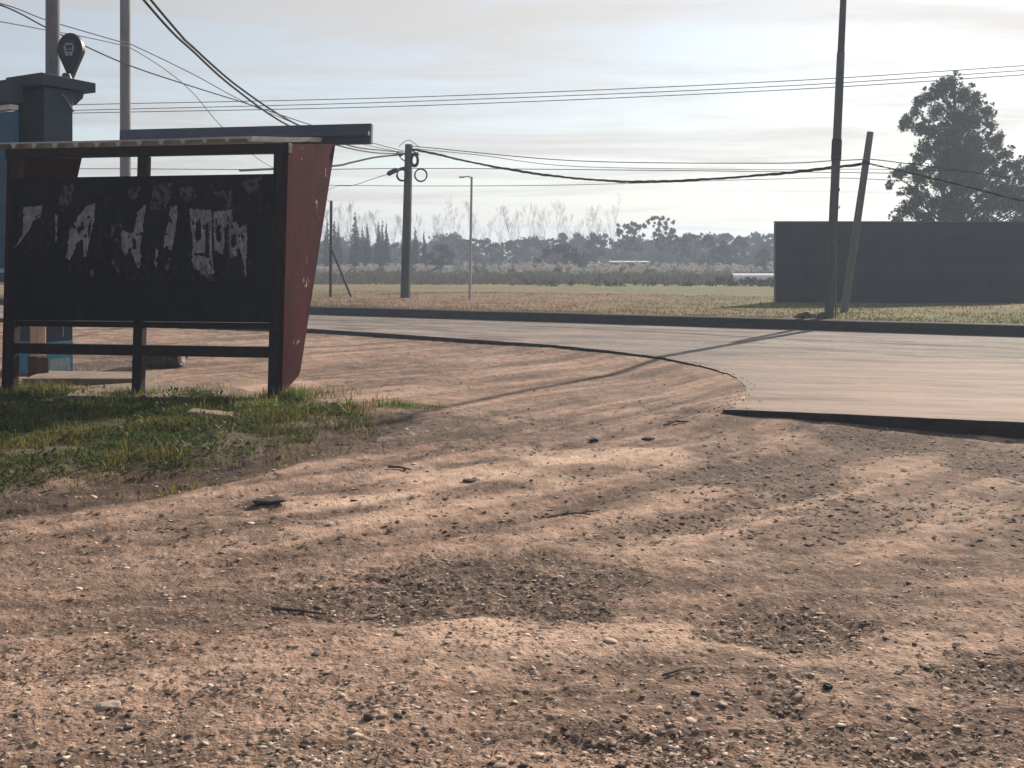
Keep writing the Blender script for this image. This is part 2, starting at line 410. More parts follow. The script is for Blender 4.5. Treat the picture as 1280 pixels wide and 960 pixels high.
def ground_all(x, y):
    """height and colour of the one ground sheet"""
    x = np.asarray(x, float); y = np.asarray(y, float)
    dist = np.hypot(x, y)
    nd, ez = edge_dist(x, y)
    road = inside(ROAD_POLY, x, y)
    kd = kerb_dist(x, y)
    far = kd > .34
    dk = patches(DARK, x, y); lt = patches(LIGHT, x, y)
    st, v1, w = streaks(x, y)
    gm = grass_mask(x, y)
    gs = sum(grass_mask(x + a, y + b).astype(float) for a, b in ((.3, .3), (-.3, .3), (.3, -.3), (-.3, -.3), (0, .15), (0, -.15))) / 6
    # --- height, near side
    fade = 1 / (1 + (dist / 30) ** 2)
    rough = fbm(x * .5, y * .5, 1, 3) * .05 + st * .018 + fbm(x * 5, y * 5, 9, 3) * .013 * (1 - .6 * lt)
    dD = dist ** 2 * 1.15 / (CAMZ * F)
    wf = lambda f: 1 / (1 + (dD * f * 1.6) ** 4)
    cl = fbm(x * 14, y * 14, 13, 3, .6) * wf(16)
    d1, r1 = cells(x * 9, y * 9, 21); d2, r2 = cells(x * 22, y * 22, 23)
    clod = np.where(r1 > .72, np.clip(.42 - d1, 0, 1) ** .7 * .05 * (r1 - .5), 0) * (.35 + 1.2 * dk)
    peb = np.where(r2 > .7, np.clip(.42 - d2, 0, 1) * .022, 0)
    rough = rough + cl * (.0065 + .011 * dk) * (1 - .5 * lt) + (clod * .35 + peb) * wf(9) - .05 * dk * (1 - gm) * .6 + .01 * lt
    rut = 0; pale = 0
    for v0, wd, am in ((4.3, .11, .042), (5.75, .12, .045), (6.9, .12, .035), (8.3, .13, .03), (2.9, .12, .03), (3.5, .1, .02), (4.75, .1, .025), (6.3, .1, .025), (7.5, .1, .02)):
        g = np.exp(-((v1 - v0) / wd) ** 2); pale = np.maximum(pale, np.exp(-((v1 - v0) / (wd * 1.8)) ** 2) * am * 20); rut = rut - am * g + .5 * am * (np.exp(-((v1 - v0 - 1.9 * wd) / wd) ** 2) + np.exp(-((v1 - v0 + 1.9 * wd) / wd) ** 2))
    rough = rough + .5 * rut * w * sstep(-.6, .3, fbm(x * .4, y * .4, 91, 2)) * np.where(gm, 0, 1)
    base = .045 * sstep(14, 22, y)
    t = np.exp(-(nd / .7) ** 2)
    z = base * (1 - t) + ez * t + rough * fade * (1 - .75 * np.exp(-(nd / .6) ** 2))
    z = z + gs * (1 - .85 * sstep(10.2, 12.0, y)) * (.055 + .06 * fbm(x * 2.2, y * 2.2, 55, 3))
    bd = np.full(np.shape(x), 9.0)
    for i in range(len(BANK) - 1):
        a = np.array(BANK[i]); d = np.array(BANK[i + 1]) - a
        t_b = np.clip(((x - a[0]) * d[0] + (y - a[1]) * d[1]) / (d @ d), 0, 1)
        bd = np.minimum(bd, np.hypot(x - a[0] - t_b * d[0], y - a[1] - t_b * d[1]))
    bd = bd + .12 * fbm(x * 2.3, y * 2.3, 57, 3); bank = 1 - sstep(.16, .50, bd)
    z = z - .05 * bank * (1 - gs)
    hump = .045 * np.exp(-((x + 1.55) / .13) ** 2 - ((y - 7.1) / .16) ** 2)
    z = z + hump
    zin = ez - .45 * sstep(0, .5, nd) + .02 * cl * (nd < .2)
    z = np.where(road, zin, z)
    z = np.where(road & (nd > .6), -.3, z)
    # --- far side
    fz = .33 + .05 * fbm(x * .15, y * .15, 40, 3) * sstep(.5, 4, kd) + .02 * fbm(x * 1.2, y * 1.2, 44, 3)
    m1 = P(1330, 384, 29.5)
    fz = fz + .17 * np.exp(-((x - m1.x) / 3.0) ** 2 - ((y - m1.y) / 1.5) ** 2) + .14 * np.exp(-((x + .5) / 7) ** 2 - ((y - 42) / 3.0) ** 2)
    z = np.where(far, fz, z)
    z = np.where(dist > 260, .33, z)
    # --- colour
    n1 = fbm(x * 1.1, y * 1.1, 61, 4); n2 = fbm(x * 7, y * 7, 67, 4, .65) * (.4 + .6 * wf(9)); n3 = fbm(x * 28, y * 28, 68, 3, .7) * (.25 + .75 * wf(28))
    c = np.empty((*np.shape(x), 3))
    A = np.array((.375, .248, .185)); B = np.array((.65, .455, .34)); Dk = np.array((.082, .060, .047)); Dm = np.array((.150, .100, .076))
    k = np.clip(.45 + 1.7 * st + .75 * n1 + .7 * n2, 0, 1)[..., None]
    c[:] = Dm * (1 - k) + A * k
    pale = pale * w * sstep(-.5, .35, fbm(x * .5, y * .5, 93, 3)) * np.where(gm, 0, 1)
    n4 = fbm(x * 3.2, y * 4.5, 69, 4, .6)
    k = np.clip(lt * .72 + .5 * st * w + .5 * pale - .04 + .5 * n2 + .45 * n4, 0, 1)[..., None]; c[:] = c * (1 - k) + B * k
    k = sstep(.22, .8, dk * (.85 + 1.3 * n2 + .9 * n4 + .8 * n3))[..., None] * .85; c[:] = c * (1 - k) + Dk * k
    k = np.clip((n4 + .35 * n2 - .10) * 2.6, 0, .6)[..., None] * (1 - .6 * lt[..., None]); c[:] = c * (1 - k) + Dk * 1.25 * k
    k = np.clip((n3 + .3 * n2 - .14) * 3.2, 0, .75)[..., None]; c[:] = c * (1 - k) + Dk * 1.1 * k
    k = np.clip((-n3 - .2) * 2.4, 0, .55)[..., None]; c[:] = c * (1 - k) + B * 1.15 * k
    k = (np.where(r2 > .7, np.clip(.40 - d2, 0, 1) * 2.2, 0) * np.clip(r2 - .5, 0, 1))[..., None]
    c[:] = c * (1 - k) + np.array((.5, .39, .3)) * k
    k = (bank * (.8 + .5 * n2)).clip(0, .9)[..., None]; c[:] = c * (1 - k) + np.array((.036, .026, .021)) * k  # strip along the bank: dark wet soil plus the bank's shade, as colour
    k = np.where(gm, .8 + .2 * n2, 0)[..., None]; c[:] = c * (1 - k) + (np.array((.07, .065, .03)) + .02 * n1[..., None]) * k
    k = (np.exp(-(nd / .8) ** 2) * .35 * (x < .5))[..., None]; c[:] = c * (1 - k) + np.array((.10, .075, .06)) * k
    g1 = fbm(x * .12, y * .3, 77, 3); g2 = fbm(x * 1.5, y * 2.5, 79, 4, .6)
    green = np.clip(.10 + 1.0 * g1 + .35 * g2 + .75 * sstep(1, 8, x) * (1 - sstep(60, 75, y)) - .85 * np.exp(-((x + 1) / 9) ** 2 - ((y - 41) / 7) ** 2)
                    + .5 * np.exp(-((y - 60) / 9) ** 2) - .9 * np.exp(-((x - m1.x) / 3.4) ** 2 - ((y - m1.y + .4) / 2.2) ** 2), 0, 1)[..., None]
    fc = np.array((.215, .145, .09)) * (1 - green) + np.array((.13, .13, .042)) * green
    fc = fc * (1 + .55 * g2[..., None])
    bare = (sstep(34.2, 35.2, y) * (1 - sstep(35.5, 36.5, y)) * (x > 6))[..., None] * .6
    fc = fc * (1 - bare) + np.array((.2, .15, .12)) * bare
    c = np.where(far[..., None], fc, c)
    return z, np.clip(c, .01, .9), gm, dk


def gz(x, y):
    return float(ground_all(np.array([x]), np.array([y]))[0][0])


# ------------------------------------------------------------------ the ground sheet (fine where the camera looks, coarse elsewhere)
ang = np.concatenate([np.radians(np.linspace(-27.5, 27.5, 1001)), np.radians(np.linspace(28.5, 331.5, 190))])
rows = np.arange(1060, 398, -1.15)
rad = np.concatenate([np.linspace(.15, 2.85, 22), CAMZ * F / (rows - HY), np.geomspace(33.2, 140, 90), np.geomspace(143, 700, 22)])
rad = np.unique(np.round(rad, 4))
AA, RR = np.meshgrid(ang, rad)
X = RR * np.sin(AA); Y = RR * np.cos(AA)
Z, C, _, _ = ground_all(X, Y)
nr, na = X.shape
idx = np.arange(nr * na).reshape(nr, na)
nxt = np.roll(idx, -1, axis=1)
Q = np.stack([idx[:-1], nxt[:-1], nxt[1:], idx[1:]], -1).reshape(-1, 4)[:, ::-1]
V = np.stack([X, Y, Z], -1).reshape(-1, 3); CC = C.reshape(-1, 3)
V = np.vstack([V, [[0, 0, Z[0].mean()]]]); CC = np.vstack([CC, CC[:1]])
T = np.stack([np.full(na, nr * na), idx[0], np.roll(idx[0], -1)], -1)[:, ::-1]
tag(link('ground', np_mesh('ground', V, Q, T, CC, smooth=True), M['ground']), 'bare brown dirt with tyre ruts, scattered stones and dry field beyond the road', 'ground', kind='structure')
del X, Y, Z, C, Q, V, CC, AA, RR

# ------------------------------------------------------------------ road slab and kerb
bm = bmesh.new()
RP = []
for i in range(len(ROAD_POLY)):
    a = np.array(ROAD_POLY[i]); b_ = np.array(ROAD_POLY[(i + 1) % len(ROAD_POLY)]); L_e = np.linalg.norm(b_ - a)
    k_n = max(1, min(60, int(L_e / .09))) if L_e < 12 else 1
    for k in range(k_n):
        q = a + (b_ - a) * k / k_n
        if k_n > 1: q = q + .05 * np.array((float(fbm(q[0] * 3, q[1] * 3, 501, 4, .7)), float(fbm(q[0] * 3, q[1] * 3, 503, 4, .7))))
        RP.append((float(q[0]), float(q[1])))
top = [bm.verts.new((x, y, ROADZ)) for x, y in RP]
es = [bm.edges.new((top[i], top[(i + 1) % len(top)])) for i in range(len(top))]
bmesh.ops.triangle_fill(bm, edges=es, use_beauty=True)
bot = [bm.verts.new((x, y, -.35)) for x, y in RP]
for i in range(len(top)):
    j = (i + 1) % len(top); bm.faces.new((top[i], bot[i], bot[j], top[j]))
bmesh.ops.recalc_face_normals(bm, faces=bm.faces)
me = bpy.data.meshes.new('road'); bm.to_mesh(me); bm.free()
me.materials.append(M['road']); me.materials.append(M['slabshade'])
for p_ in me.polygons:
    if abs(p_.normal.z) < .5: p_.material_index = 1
tag(link('road', me, None), 'pale dusty concrete road crossing behind the dirt lot', 'road', kind='structure')

mb = MB(); n = 140
seg = [KA + kdir * ((KB - KA).length * i / n) for i in range(n + 1)]
vs = []; fs = []
for i, p in enumerate(seg):
    j = .006 * math.sin(i * 2.1)
    a = p; b = p + knorm * .55
    for q, z in ((a - knorm * .03, 0.0), (a, .335 + j), (a + knorm * .06, .35 + j), (b, .345 + j), (b, 0.0)): vs.append((q.x, q.y, z))
for i in range(n):
    for k in range(4): fs.append((i * 5 + k, i * 5 + k + 1, (i + 1) * 5 + k + 1, (i + 1) * 5 + k))
mb.add(vs, fs)
tag(mb.build('kerb', M['kerb']), 'dark raised kerb along the far side of the road', 'kerb', kind='structure')

# ------------------------------------------------------------------ loose stones, chips and twigs
ICO = []
t_ = (1 + 5 ** .5) / 2
ICOV = np.array([(-1, t_, 0), (1, t_, 0), (-1, -t_, 0), (1, -t_, 0), (0, -1, t_), (0, 1, t_), (0, -1, -t_), (0, 1, -t_), (t_, 0, -1), (t_, 0, 1), (-t_, 0, -1), (-t_, 0, 1)]) / math.hypot(1, t_)
ICOF = np.array([(0, 11, 5), (0, 5, 1), (0, 1, 7), (0, 7, 10), (0, 10, 11), (1, 5, 9), (5, 11, 4), (11, 10, 2), (10, 7, 6), (7, 1, 8), (3, 9, 4), (3, 4, 2), (3, 2, 6), (3, 6, 8), (3, 8, 9), (4, 9, 5), (2, 4, 11), (6, 2, 10), (8, 6, 7), (9, 8, 1)])


def scatter(n, dmin, dmax, spread=.62):
    u = RNG.random(n); D = 1 / (1 / dmin + u * (1 / dmax - 1 / dmin))
    x = (RNG.random(n) - .5) * 2 * spread * D
    return x, D


def stones(n, dmin, dmax, smin, smax, keep):
    x, y = scatter(n, dmin, dmax)
    z, c, gm, dk = ground_all(x, y)
    nd, _ = edge_dist(x, y); road = inside(ROAD_POLY, x, y)
    k = keep(x, y, dk) & ~gm & ~road & (nd > .12)
    x, y, z, c, dk = x[k], y[k], z[k], c[k], dk[k]; m = len(x)
    s = smin * (smax / smin) ** (RNG.random(m) ** 2.2)
    ax = RNG.uniform(.7, 1.5, m); az = RNG.uniform(.12, .38, m)
    vv = ICOV[None] * (1 + RNG.uniform(-.4, .35, (m, 12, 1)))
    vv = vv * np.stack([s * ax, s * RNG.uniform(.6, 1.1, m), s * az], -1)[:, None, :]
    a = RNG.uniform(0, 6.28, m); ca, sa = np.cos(a)[:, None], np.sin(a)[:, None]
    til = RNG.normal(0, .2, (m, 1))
    X = vv[..., 0] * ca - vv[..., 1] * sa; Y = vv[..., 0] * sa + vv[..., 1] * ca; Zz = vv[..., 2] + X * til
    V = np.stack([X + x[:, None], Y + y[:, None], Zz + (z + s * az * .35)[:, None]], -1)
    tone = RNG.random(m)
    pale = np.array((.60, .48, .38)); mid = np.array((.27, .2, .155)); dark = np.array((.075, .06, .052))
    col = np.where((tone < .38)[:, None], pale * RNG.uniform(.7, 1.15, (m, 1)), np.where((tone < .8)[:, None], mid, dark))
    return V.reshape(-1, 3), (ICOF[None] + (np.arange(m) * 12)[:, None, None]).reshape(-1, 3), np.repeat(col, 12, 0)


def join(parts):
    V = []; T = []; Cc = []; o = 0
    for v, t, c in parts:
        V.append(v); T.append(t + o); Cc.append(c); o += len(v)
    return np.concatenate(V), np.concatenate(T), np.concatenate(Cc)


near = lambda x, y, dk: RNG.random(len(x)) < np.clip(1.25 - (y - 3.2) / 1.3, .06, 1) * np.clip(.5 + 1.3 * fbm(x * 1.4, y * 1.4, 101, 3), .05, 1)
patchy = lambda x, y, dk: RNG.random(len(x)) < np.clip(.04 + dk * .9, 0, 1)
anyw = lambda x, y, dk: RNG.random(len(x)) < .5 + fbm(x, y, 103, 2)
g = join([stones(12000, 2.9, 5.6, .004, .016, near), stones(6500, 3.2, 15, .005, .02, patchy), stones(5200, 3.0, 20, .006, .016, anyw), stones(2200, 6.5, 24, .009, .024, anyw), stones(500, 3.0, 12, .013, .026, anyw)])
def rim(n):
    i = RNG.integers(8, 14, n); t = RNG.random(n)[:, None]
    q = EP[i] * (1 - t) + EP[i + 1] * t + RNG.normal(0, .09, (n, 2)); x, y = q[:, 0], q[:, 1]
    z = np.maximum(ground_all(x, y)[0], np.where(inside(ROAD_POLY, x, y), ROADZ, -9))
    s = RNG.uniform(.004, .011, n)
    vv = ICOV[None] * (1 + RNG.uniform(-.4, .35, (n, 12, 1))) * np.stack([s * 1.2, s, s * RNG.uniform(.3, .8, n)], -1)[:, None, :]
    V = vv + np.stack([x, y, z + s * .2], -1)[:, None, :]
    c = np.where(RNG.random((n, 1)) < .4, np.array((.4, .31, .25)), np.array((.11, .085, .07))) * RNG.uniform(.7, 1.2, (n, 1))
    return V.reshape(-1, 3), (ICOF[None] + (np.arange(n) * 12)[:, None, None]).reshape(-1, 3), np.repeat(c, 12, 0)
g = join([g, rim(170)])
tag(link('gravel', np_mesh('gravel', g[0], None, g[1], g[2]), M['dirtbits']), 'pale and dark loose stones strewn over the bare dirt', 'gravel', kind='stuff')


def chips(n, dmin, dmax, keep, lmin, lmax, aspect, cols):
    """thin curled slivers: dry leaves, bark and straw"""
    x, y = scatter(n, dmin, dmax)
    z, c, gm, dk = ground_all(x, y)
    road = inside(ROAD_POLY, x, y); nd, _ = edge_dist(x, y)
    k = keep(x, y, dk) & ~gm & ~road & (nd > .1)
    x, y, z = x[k], y[k], z[k]; m = len(x)
    Ln = RNG.uniform(lmin, lmax, m); W = Ln * RNG.uniform(*aspect, m)
    base = np.array([(-.5, 0, 0), (-.15, .5, .12), (.2, .42, .1), (.5, 0, 0), (.15, -.5, .12), (-.2, -.4, .1)])
    fx = base[None, :, 0] * Ln[:, None]; fy = base[None, :, 1] * W[:, None]; fz = base[None, :, 2] * Ln[:, None] * RNG.uniform(-.6, 1.3, (m, 1))
    a = RNG.uniform(0, 6.28, m)[:, None]; til = RNG.normal(0, .13, (m, 1))
    X = fx * np.cos(a) - fy * np.sin(a) + x[:, None]; Y = fx * np.sin(a) + fy * np.cos(a) + y[:, None]
    Zz = fz + fx * til + (z + .006)[:, None]
    V = np.stack([X, Y, Zz], -1).reshape(-1, 3)
    tri = np.array([(0, 1, 5), (1, 2, 5), (2, 4, 5), (2, 3, 4)])
    cc = np.array(cols)[RNG.integers(0, len(cols), m)] * RNG.uniform(.7, 1.25, (m, 1))
    return V, (tri[None] + (np.arange(m) * 6)[:, None, None]).reshape(-1, 3), np.repeat(cc, 6, 0)


inp = lambda x, y, dk: RNG.random(len(x)) < np.clip(dk * 1.1 - .1, 0, 1)
spr = lambda x, y, dk: RNG.random(len(x)) < .35 + .9 * fbm(x * 1.6, y * 1.6, 107, 3)
cd = [(.065, .046, .036), (.11, .074, .054), (.19, .127, .09), (.045, .034, .028), (.44, .32, .235), (.26, .172, .12)]
g = join([chips(36000, 3.0, 16, inp, .008, .032, (.25, .7), cd), chips(15000, 3.0, 20, spr, .008, .03, (.2, .6), cd),
          chips(15000, 6.0, 22, lambda x, y, dk: RNG.random(len(x)) < np.clip(.22 + .9 * dk - .8 * streaks(x, y)[0], .03, 1), .015, .055, (.3, .8), cd[:4]),
          chips(2600, 3.0, 18, spr, .04, .12, (.03, .07), [(.06, .045, .038), (.1, .075, .06), (.3, .23, .17)])])
tag(link('leaf_litter', np_mesh('leaf_litter', g[0], None, g[1], g[2]), M['dirtbits']), 'dry leaf scraps and straw lying in dark patches on the dirt', 'leaf litter', kind='stuff')


# ------------------------------------------------------------------ grass
def blades(x, y, z, hgt, wid, cols, lean=.5):
    m = len(x)
    a = RNG.uniform(0, 6.28, m); dx, dy = np.cos(a), np.sin(a)
    ln = np.abs(RNG.normal(0, lean, m)); b = RNG.uniform(0, 6.28, m)
    bx, by = np.cos(b) * ln * hgt, np.sin(b) * ln * hgt
    w = wid[:, None]
    pts = np.empty((m, 5, 3))
    for i, (s, t, q) in enumerate(((-1, 0, 0), (1, 0, 0), (-.7, .55, .35), (.7, .55, .35), (0, 1, 1))):
        pts[:, i, 0] = x + dx * wid * s * .5 + bx * q; pts[:, i, 1] = y + dy * wid * s * .5 + by * q
        pts[:, i, 2] = z - .01 + hgt * t * (1 - .35 * np.minimum(ln, 1.5) * q)
    tri = np.array([(0, 1, 2), (1, 3, 2), (2, 3, 4)])
    return pts.reshape(-1, 3), (tri[None] + (np.arange(m) * 5)[:, None, None]).reshape(-1, 3), np.repeat(cols, 5, 0)


def lawn(n, xr, yr):
    x = RNG.uniform(*xr, n); y = RNG.uniform(*yr, n)
    z, c, gm, dk = ground_all(x, y)
    dens = fbm(x * 1.5, y * 1.5, 111, 3)
    gs = sum(grass_mask(x + a, y + b).astype(float) for a, b in ((.45, .5), (-.45, .5), (.45, -.5), (-.45, -.5), (0, .25), (0, -.25))) / 6
    k = (RNG.random(n) < (.42 + 1.7 * dens) * gs ** 1.3) & (y < 13.4)
    x, y, z, dens = x[k], y[k], z[k], dens[k]; m = len(x)
    tall = np.clip((y - 8.6) / 3, 0, 1) * np.clip(.3 + 1.6 * fbm(x * 1.3, y * 1.3, 117, 3), 0, 1)
    h = RNG.uniform(.025, .085, m) * (.6 + 1.4 * np.clip(.4 + 1.5 * dens, 0, 1)) + .13 * tall * RNG.random(m)
    dry = (RNG.random(m) < np.clip(.2 - .9 * fbm(x * .9, y * .9, 119, 3) + .25 * (1 - tall), 0, .8))[:, None]
    col = np.where(dry, np.array((.20, .165, .042)), np.array((.07, .092, .017))) * RNG.uniform(.6, 1.3, (m, 1))
    return blades(x, y, z, h, RNG.uniform(.006, .012, m), col, .8)


def weeds(n, xr, yr):
    """low broad-leaved plants: rosettes of leaves"""
    x = RNG.uniform(*xr, n); y = RNG.uniform(*yr, n)
    z, c, gm, dk = ground_all(x, y)
    k = gm & (fbm(x * 1.2, y * 1.2, 121, 3) > -.12)
    x, y, z = x[k], y[k], z[k]
    reps = 7
    x = np.repeat(x, reps); y = np.repeat(y, reps); z = np.repeat(z, reps); m = len(x)
    x = x + RNG.normal(0, .025, m); y = y + RNG.normal(0, .025, m)
    Ln = RNG.uniform(.02, .055, m); W = Ln * RNG.uniform(.35, .6, m)
    base = np.array([(0, 0, 0), (.35, .5, .45), (.75, .35, .7), (1, 0, .65), (.75, -.35, .7), (.35, -.5, .45)])
    fx = base[None, :, 0] * Ln[:, None]; fy = base[None, :, 1] * W[:, None]; fz = base[None, :, 2] * Ln[:, None] * RNG.uniform(.3, 1.3, (m, 1))
    a = RNG.uniform(0, 6.28, m)[:, None]
    X = fx * np.cos(a) - fy * np.sin(a) + x[:, None]; Y = fx * np.sin(a) + fy * np.cos(a) + y[:, None]
    V = np.stack([X, Y, fz + (z + .005 + RNG.random(m) * .05)[:, None]], -1).reshape(-1, 3)
    tri = np.array([(0, 1, 5), (1, 2, 5), (2, 4, 5), (2, 3, 4)])
    cc = np.array((.055, .085, .02)) * RNG.uniform(.6, 1.5, (m, 1))
    return V, (tri[None] + (np.arange(m) * 6)[:, None, None]).reshape(-1, 3), np.repeat(cc, 6, 0)


g = join([lawn(150000, (-9, -1.2), (6.6, 13.6)), weeds(5200, (-7, -1.2), (6.6, 13.6))])
tag(link('grass', np_mesh('grass', g[0], None, g[1], g[2]), M['grass']), 'low green grass and broad-leaved weeds in front of the shelter', 'grass', kind='stuff')


def tuft(name, px, py, n, rad_, h, label, dry=.3):
    c = G(px, py); x = c.x + RNG.normal(0, rad_, n); y = c.y + RNG.normal(0, rad_ * .8, n)
    z = ground_all(x, y)[0]
    col = np.where((RNG.random(n) < dry)[:, None], np.array((.28, .22, .09)), np.array((.13, .19, .04))) * RNG.uniform(.6, 1.3, (n, 1))
    v, t, cc = blades(np.array(x) - c.x, np.array(y) - c.y, z - c.z, RNG.uniform(.4, 1, n) * h, RNG.uniform(.007, .014, n), col, .55)
    o = link(name, np_mesh(name, v, None, t, cc), M['grass'], loc=c)
    return tag(o, label, 'grass tuft')
tuft('grass_tuft', 362, 502, 420, .10, .24, 'tall light green grass tuft at the foot of the red side panel', .35)
tuft('grass_tuft', 318, 512, 520, .17, .16, 'dark green grass clump left of the shelter end post')
tuft('grass_tuft', 500, 507, 380, .13, .07, 'small dark grass patch alone on the dirt, left one of two', .1)
tuft('grass_tuft', 535, 508, 260, .10, .05, 'tiny flat grass patch where the pole shadow ends', .1)
tuft('grass_tuft', 172, 500, 260, .13, .2, 'dry grass tuft around the middle post of the shelter', .5)
tuft('grass_tuft', 60, 492, 320, .25, .2, 'brownish dry grass tuft beside the left post of the shelter', .7)

# short grass of the verge beyond the kerb
n = 90000
x = RNG.uniform(-22, 22, n); kd = RNG.uniform(.6, 1, n) * 0 + .55 + 16 * RNG.random(n) ** 1.8
bx = K1.x + kdir.x * ((x - K1.x) / kdir.x) + knorm.x * kd; by = K1.y + kdir.y * ((x - K1.x) / kdir.x) + knorm.y * kd
z, c, _, _ = ground_all(bx, by)
k = RNG.random(n) < .55 + 1.2 * fbm(bx * .8, by * .8, 131, 3)
bx, by, z, c = bx[k], by[k], z[k], c[k]; m = len(bx)
g = blades(bx, by, z, RNG.uniform(.03, .09, m), RNG.uniform(.012, .03, m), np.clip(c * RNG.uniform(.6, 1.1, (m, 1)), 0, .5), .7)
tag(link('verge_grass', np_mesh('verge_grass', *(g[0], None, g[1], g[2])), M['grass']), 'short dry grass on the verge beyond the road kerb', 'verge grass', kind='stuff')

# ------------------------------------------------------------------ bus shelter
TH = R(11)
org_r = G(342, 502); org_r = Vector((org_r.x, org_r.y, 0))
WS = 3.23
EX = Vector((math.cos(TH), -math.sin(TH), 0)); EY = Vector((math.sin(TH), math.cos(TH), 0))
ORG = org_r - EX * WS
SH = .028
shelter = empty('bus_shelter', ORG, 'dark old bus shelter seen from behind with torn posters and red slanted sides', 'bus shelter', rz=-TH)


def S(mb, name, m, parent=shelter, **k):
    return mb.build(name, m, parent, shear=SH, **k)


pw = .055
for xx in (0, 1.6, WS):
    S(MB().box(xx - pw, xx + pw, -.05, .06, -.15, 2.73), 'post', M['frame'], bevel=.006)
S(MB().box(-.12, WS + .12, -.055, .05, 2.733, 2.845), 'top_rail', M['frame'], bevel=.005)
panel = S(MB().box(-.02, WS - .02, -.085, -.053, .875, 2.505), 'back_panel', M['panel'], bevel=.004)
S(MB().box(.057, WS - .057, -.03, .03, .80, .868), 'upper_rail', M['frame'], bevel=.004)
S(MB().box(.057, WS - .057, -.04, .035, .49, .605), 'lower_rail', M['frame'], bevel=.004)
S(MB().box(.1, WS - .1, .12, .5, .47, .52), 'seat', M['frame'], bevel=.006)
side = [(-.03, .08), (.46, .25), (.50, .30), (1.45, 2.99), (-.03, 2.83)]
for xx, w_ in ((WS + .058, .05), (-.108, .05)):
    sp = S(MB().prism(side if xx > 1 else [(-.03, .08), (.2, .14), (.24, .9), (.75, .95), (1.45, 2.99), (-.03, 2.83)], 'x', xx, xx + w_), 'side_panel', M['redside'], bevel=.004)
# board along the front edge of the roof
S(MB().box(.10, WS + .37, 2.02, 2.10, 3.05, 3.31), 'fascia', M['fascia'], bevel=.006)
S(MB().box(1.9, WS + .36, 1.93, 2.015, 3.15, 3.2), 'fascia_ledge', M['fascia'], bevel=.004)
# corrugated roof sheet with closed rib ends
mb = MB(); prof = []
xx = -.62; pitch = .262
while xx < WS - .4:
    prof += [(xx, 0), (xx + pitch * .36, 0), (xx + pitch * .47, -.05), (xx + pitch * .56, -.05), (xx + pitch * .67, 0)]; xx += pitch
vs = []; fs = []; n = len(prof)
for yy, zz in ((-.13, 2.905), (.4, 2.96), (1.0, 3.02), (1.6, 3.09), (2.01, 3.13)):
    sag = lambda q: -.012 * math.sin(q * 1.7) - .012 * math.exp(-((q + .4) / .5) ** 2)
    for dz in (0, -.006):
        for a, b in prof: vs.append((a, yy, zz + b + dz + sag(a)))
for i in range(4):
    for s_ in (0, 1):
        o0 = (i * 2 + s_) * n; o1 = (i * 2 + 2 + s_) * n
        fs += [(o0 + j, o0 + j + 1, o1 + j + 1, o1 + j) for j in range(n - 1)]
fs += [(j, j + 1, n + j + 1, n + j) for j in range(n - 1)]
mb.add(vs, fs)
for i in range(0, n - 4, 5):
    q = [vs[i + 1], vs[i + 2], vs[i + 3], vs[i + 4]]
    mb.add([(a, -.131, z + .001) for a, y, z in q] + [(a, -.12, z + .001) for a, y, z in q], [(0, 1, 2, 3), (7, 6, 5, 4), (0, 3, 7, 4)])
mb.box(-.62, prof[-1][0], -.134, -.122, 2.893, 2.909)
S(mb, 'roof_sheet', M['sheet'])

# torn poster remains on the back panel: ragged paper, cut where the photograph shows it
RW = Matrix.Rotation(TH, 3, 'Z')


def on_panel(px, py):
    d = Vector(((px - 640) / F, 1, -(py - HY) / F)); o = Vector((0, 0, CAMZ))
    p0 = ORG + EY * -.0865; t = (p0 - o).dot(EY) / d.dot(EY)
    q = RW @ (o + d * t - ORG)
    return q.x - SH * q.z, q.z


POST = [
    ([(29, 259), (54, 257), (50, 272), (42, 275), (38, 285), (28, 300), (18, 310), (29, 292)], 0),
    ([(69, 268), (72, 268), (71, 301), (69, 302)], 0),
    ([(119, 254), (118, 275), (113, 292), (108, 322), (104, 320), (104, 298), (98, 302), (88, 325), (83, 322), (87, 288), (97, 272), (108, 258)], 0),
    ([(80, 231), (93, 229), (90, 250), (78, 265), (73, 252)], 1),
    ([(152, 288), (165, 292), (168, 286), (172, 265), (183, 255), (180, 275), (177, 300), (174, 322), (170, 331), (162, 308), (158, 320), (152, 312)], 0),
    ([(213, 258), (222, 256), (220, 285), (215, 312), (205, 310), (205, 300), (211, 275)], 0),
    ([(160, 238), (176, 233), (173, 249), (163, 250)], 1),
    ([(192, 232), (216, 228), (215, 245), (206, 262), (188, 262)], 1),
    ([(237, 261), (264, 263), (265, 275), (265, 318), (268, 342), (258, 344), (246, 336), (240, 328), (241, 295), (238, 285)], 0),
    ([(267, 265), (290, 262), (291, 276), (284, 280), (284, 318), (276, 317), (268, 312)], 0),
    ([(286, 281), (295, 277), (300, 285), (308, 280), (309, 300), (307, 352), (305, 330), (299, 308), (296, 320), (288, 322)], 0),
    ([(266, 240), (290, 238), (293, 252), (286, 262), (276, 248)], 1),
    ([(300, 228), (327, 221), (323, 236), (312, 243), (304, 238)], 1),
    ([(224, 234), (240, 232), (246, 246), (236, 254), (226, 246)], 1),
    ([(111, 335), (117, 336), (119, 354), (116, 351)], 1),
    ([(138, 283), (146, 279), (153, 281), (153, 285), (146, 284), (141, 290), (143, 297), (152, 300), (146, 302), (139, 297)], 1),
    ([(172, 318), (177, 318), (174, 336), (170, 332)], 0),
    ([(205, 322), (214, 324), (212, 335), (207, 338)], 1),
    ([(284, 276), (290, 276), (291, 322), (287, 322)], 1),
    ([(240, 332), (256, 326), (262, 338), (268, 352), (248, 342)], 1),
    ([(195, 310), (198, 312), (196, 334), (193, 332)], 0),
    ([(139, 326), (141, 325), (150, 341), (148, 342)], 1),
]
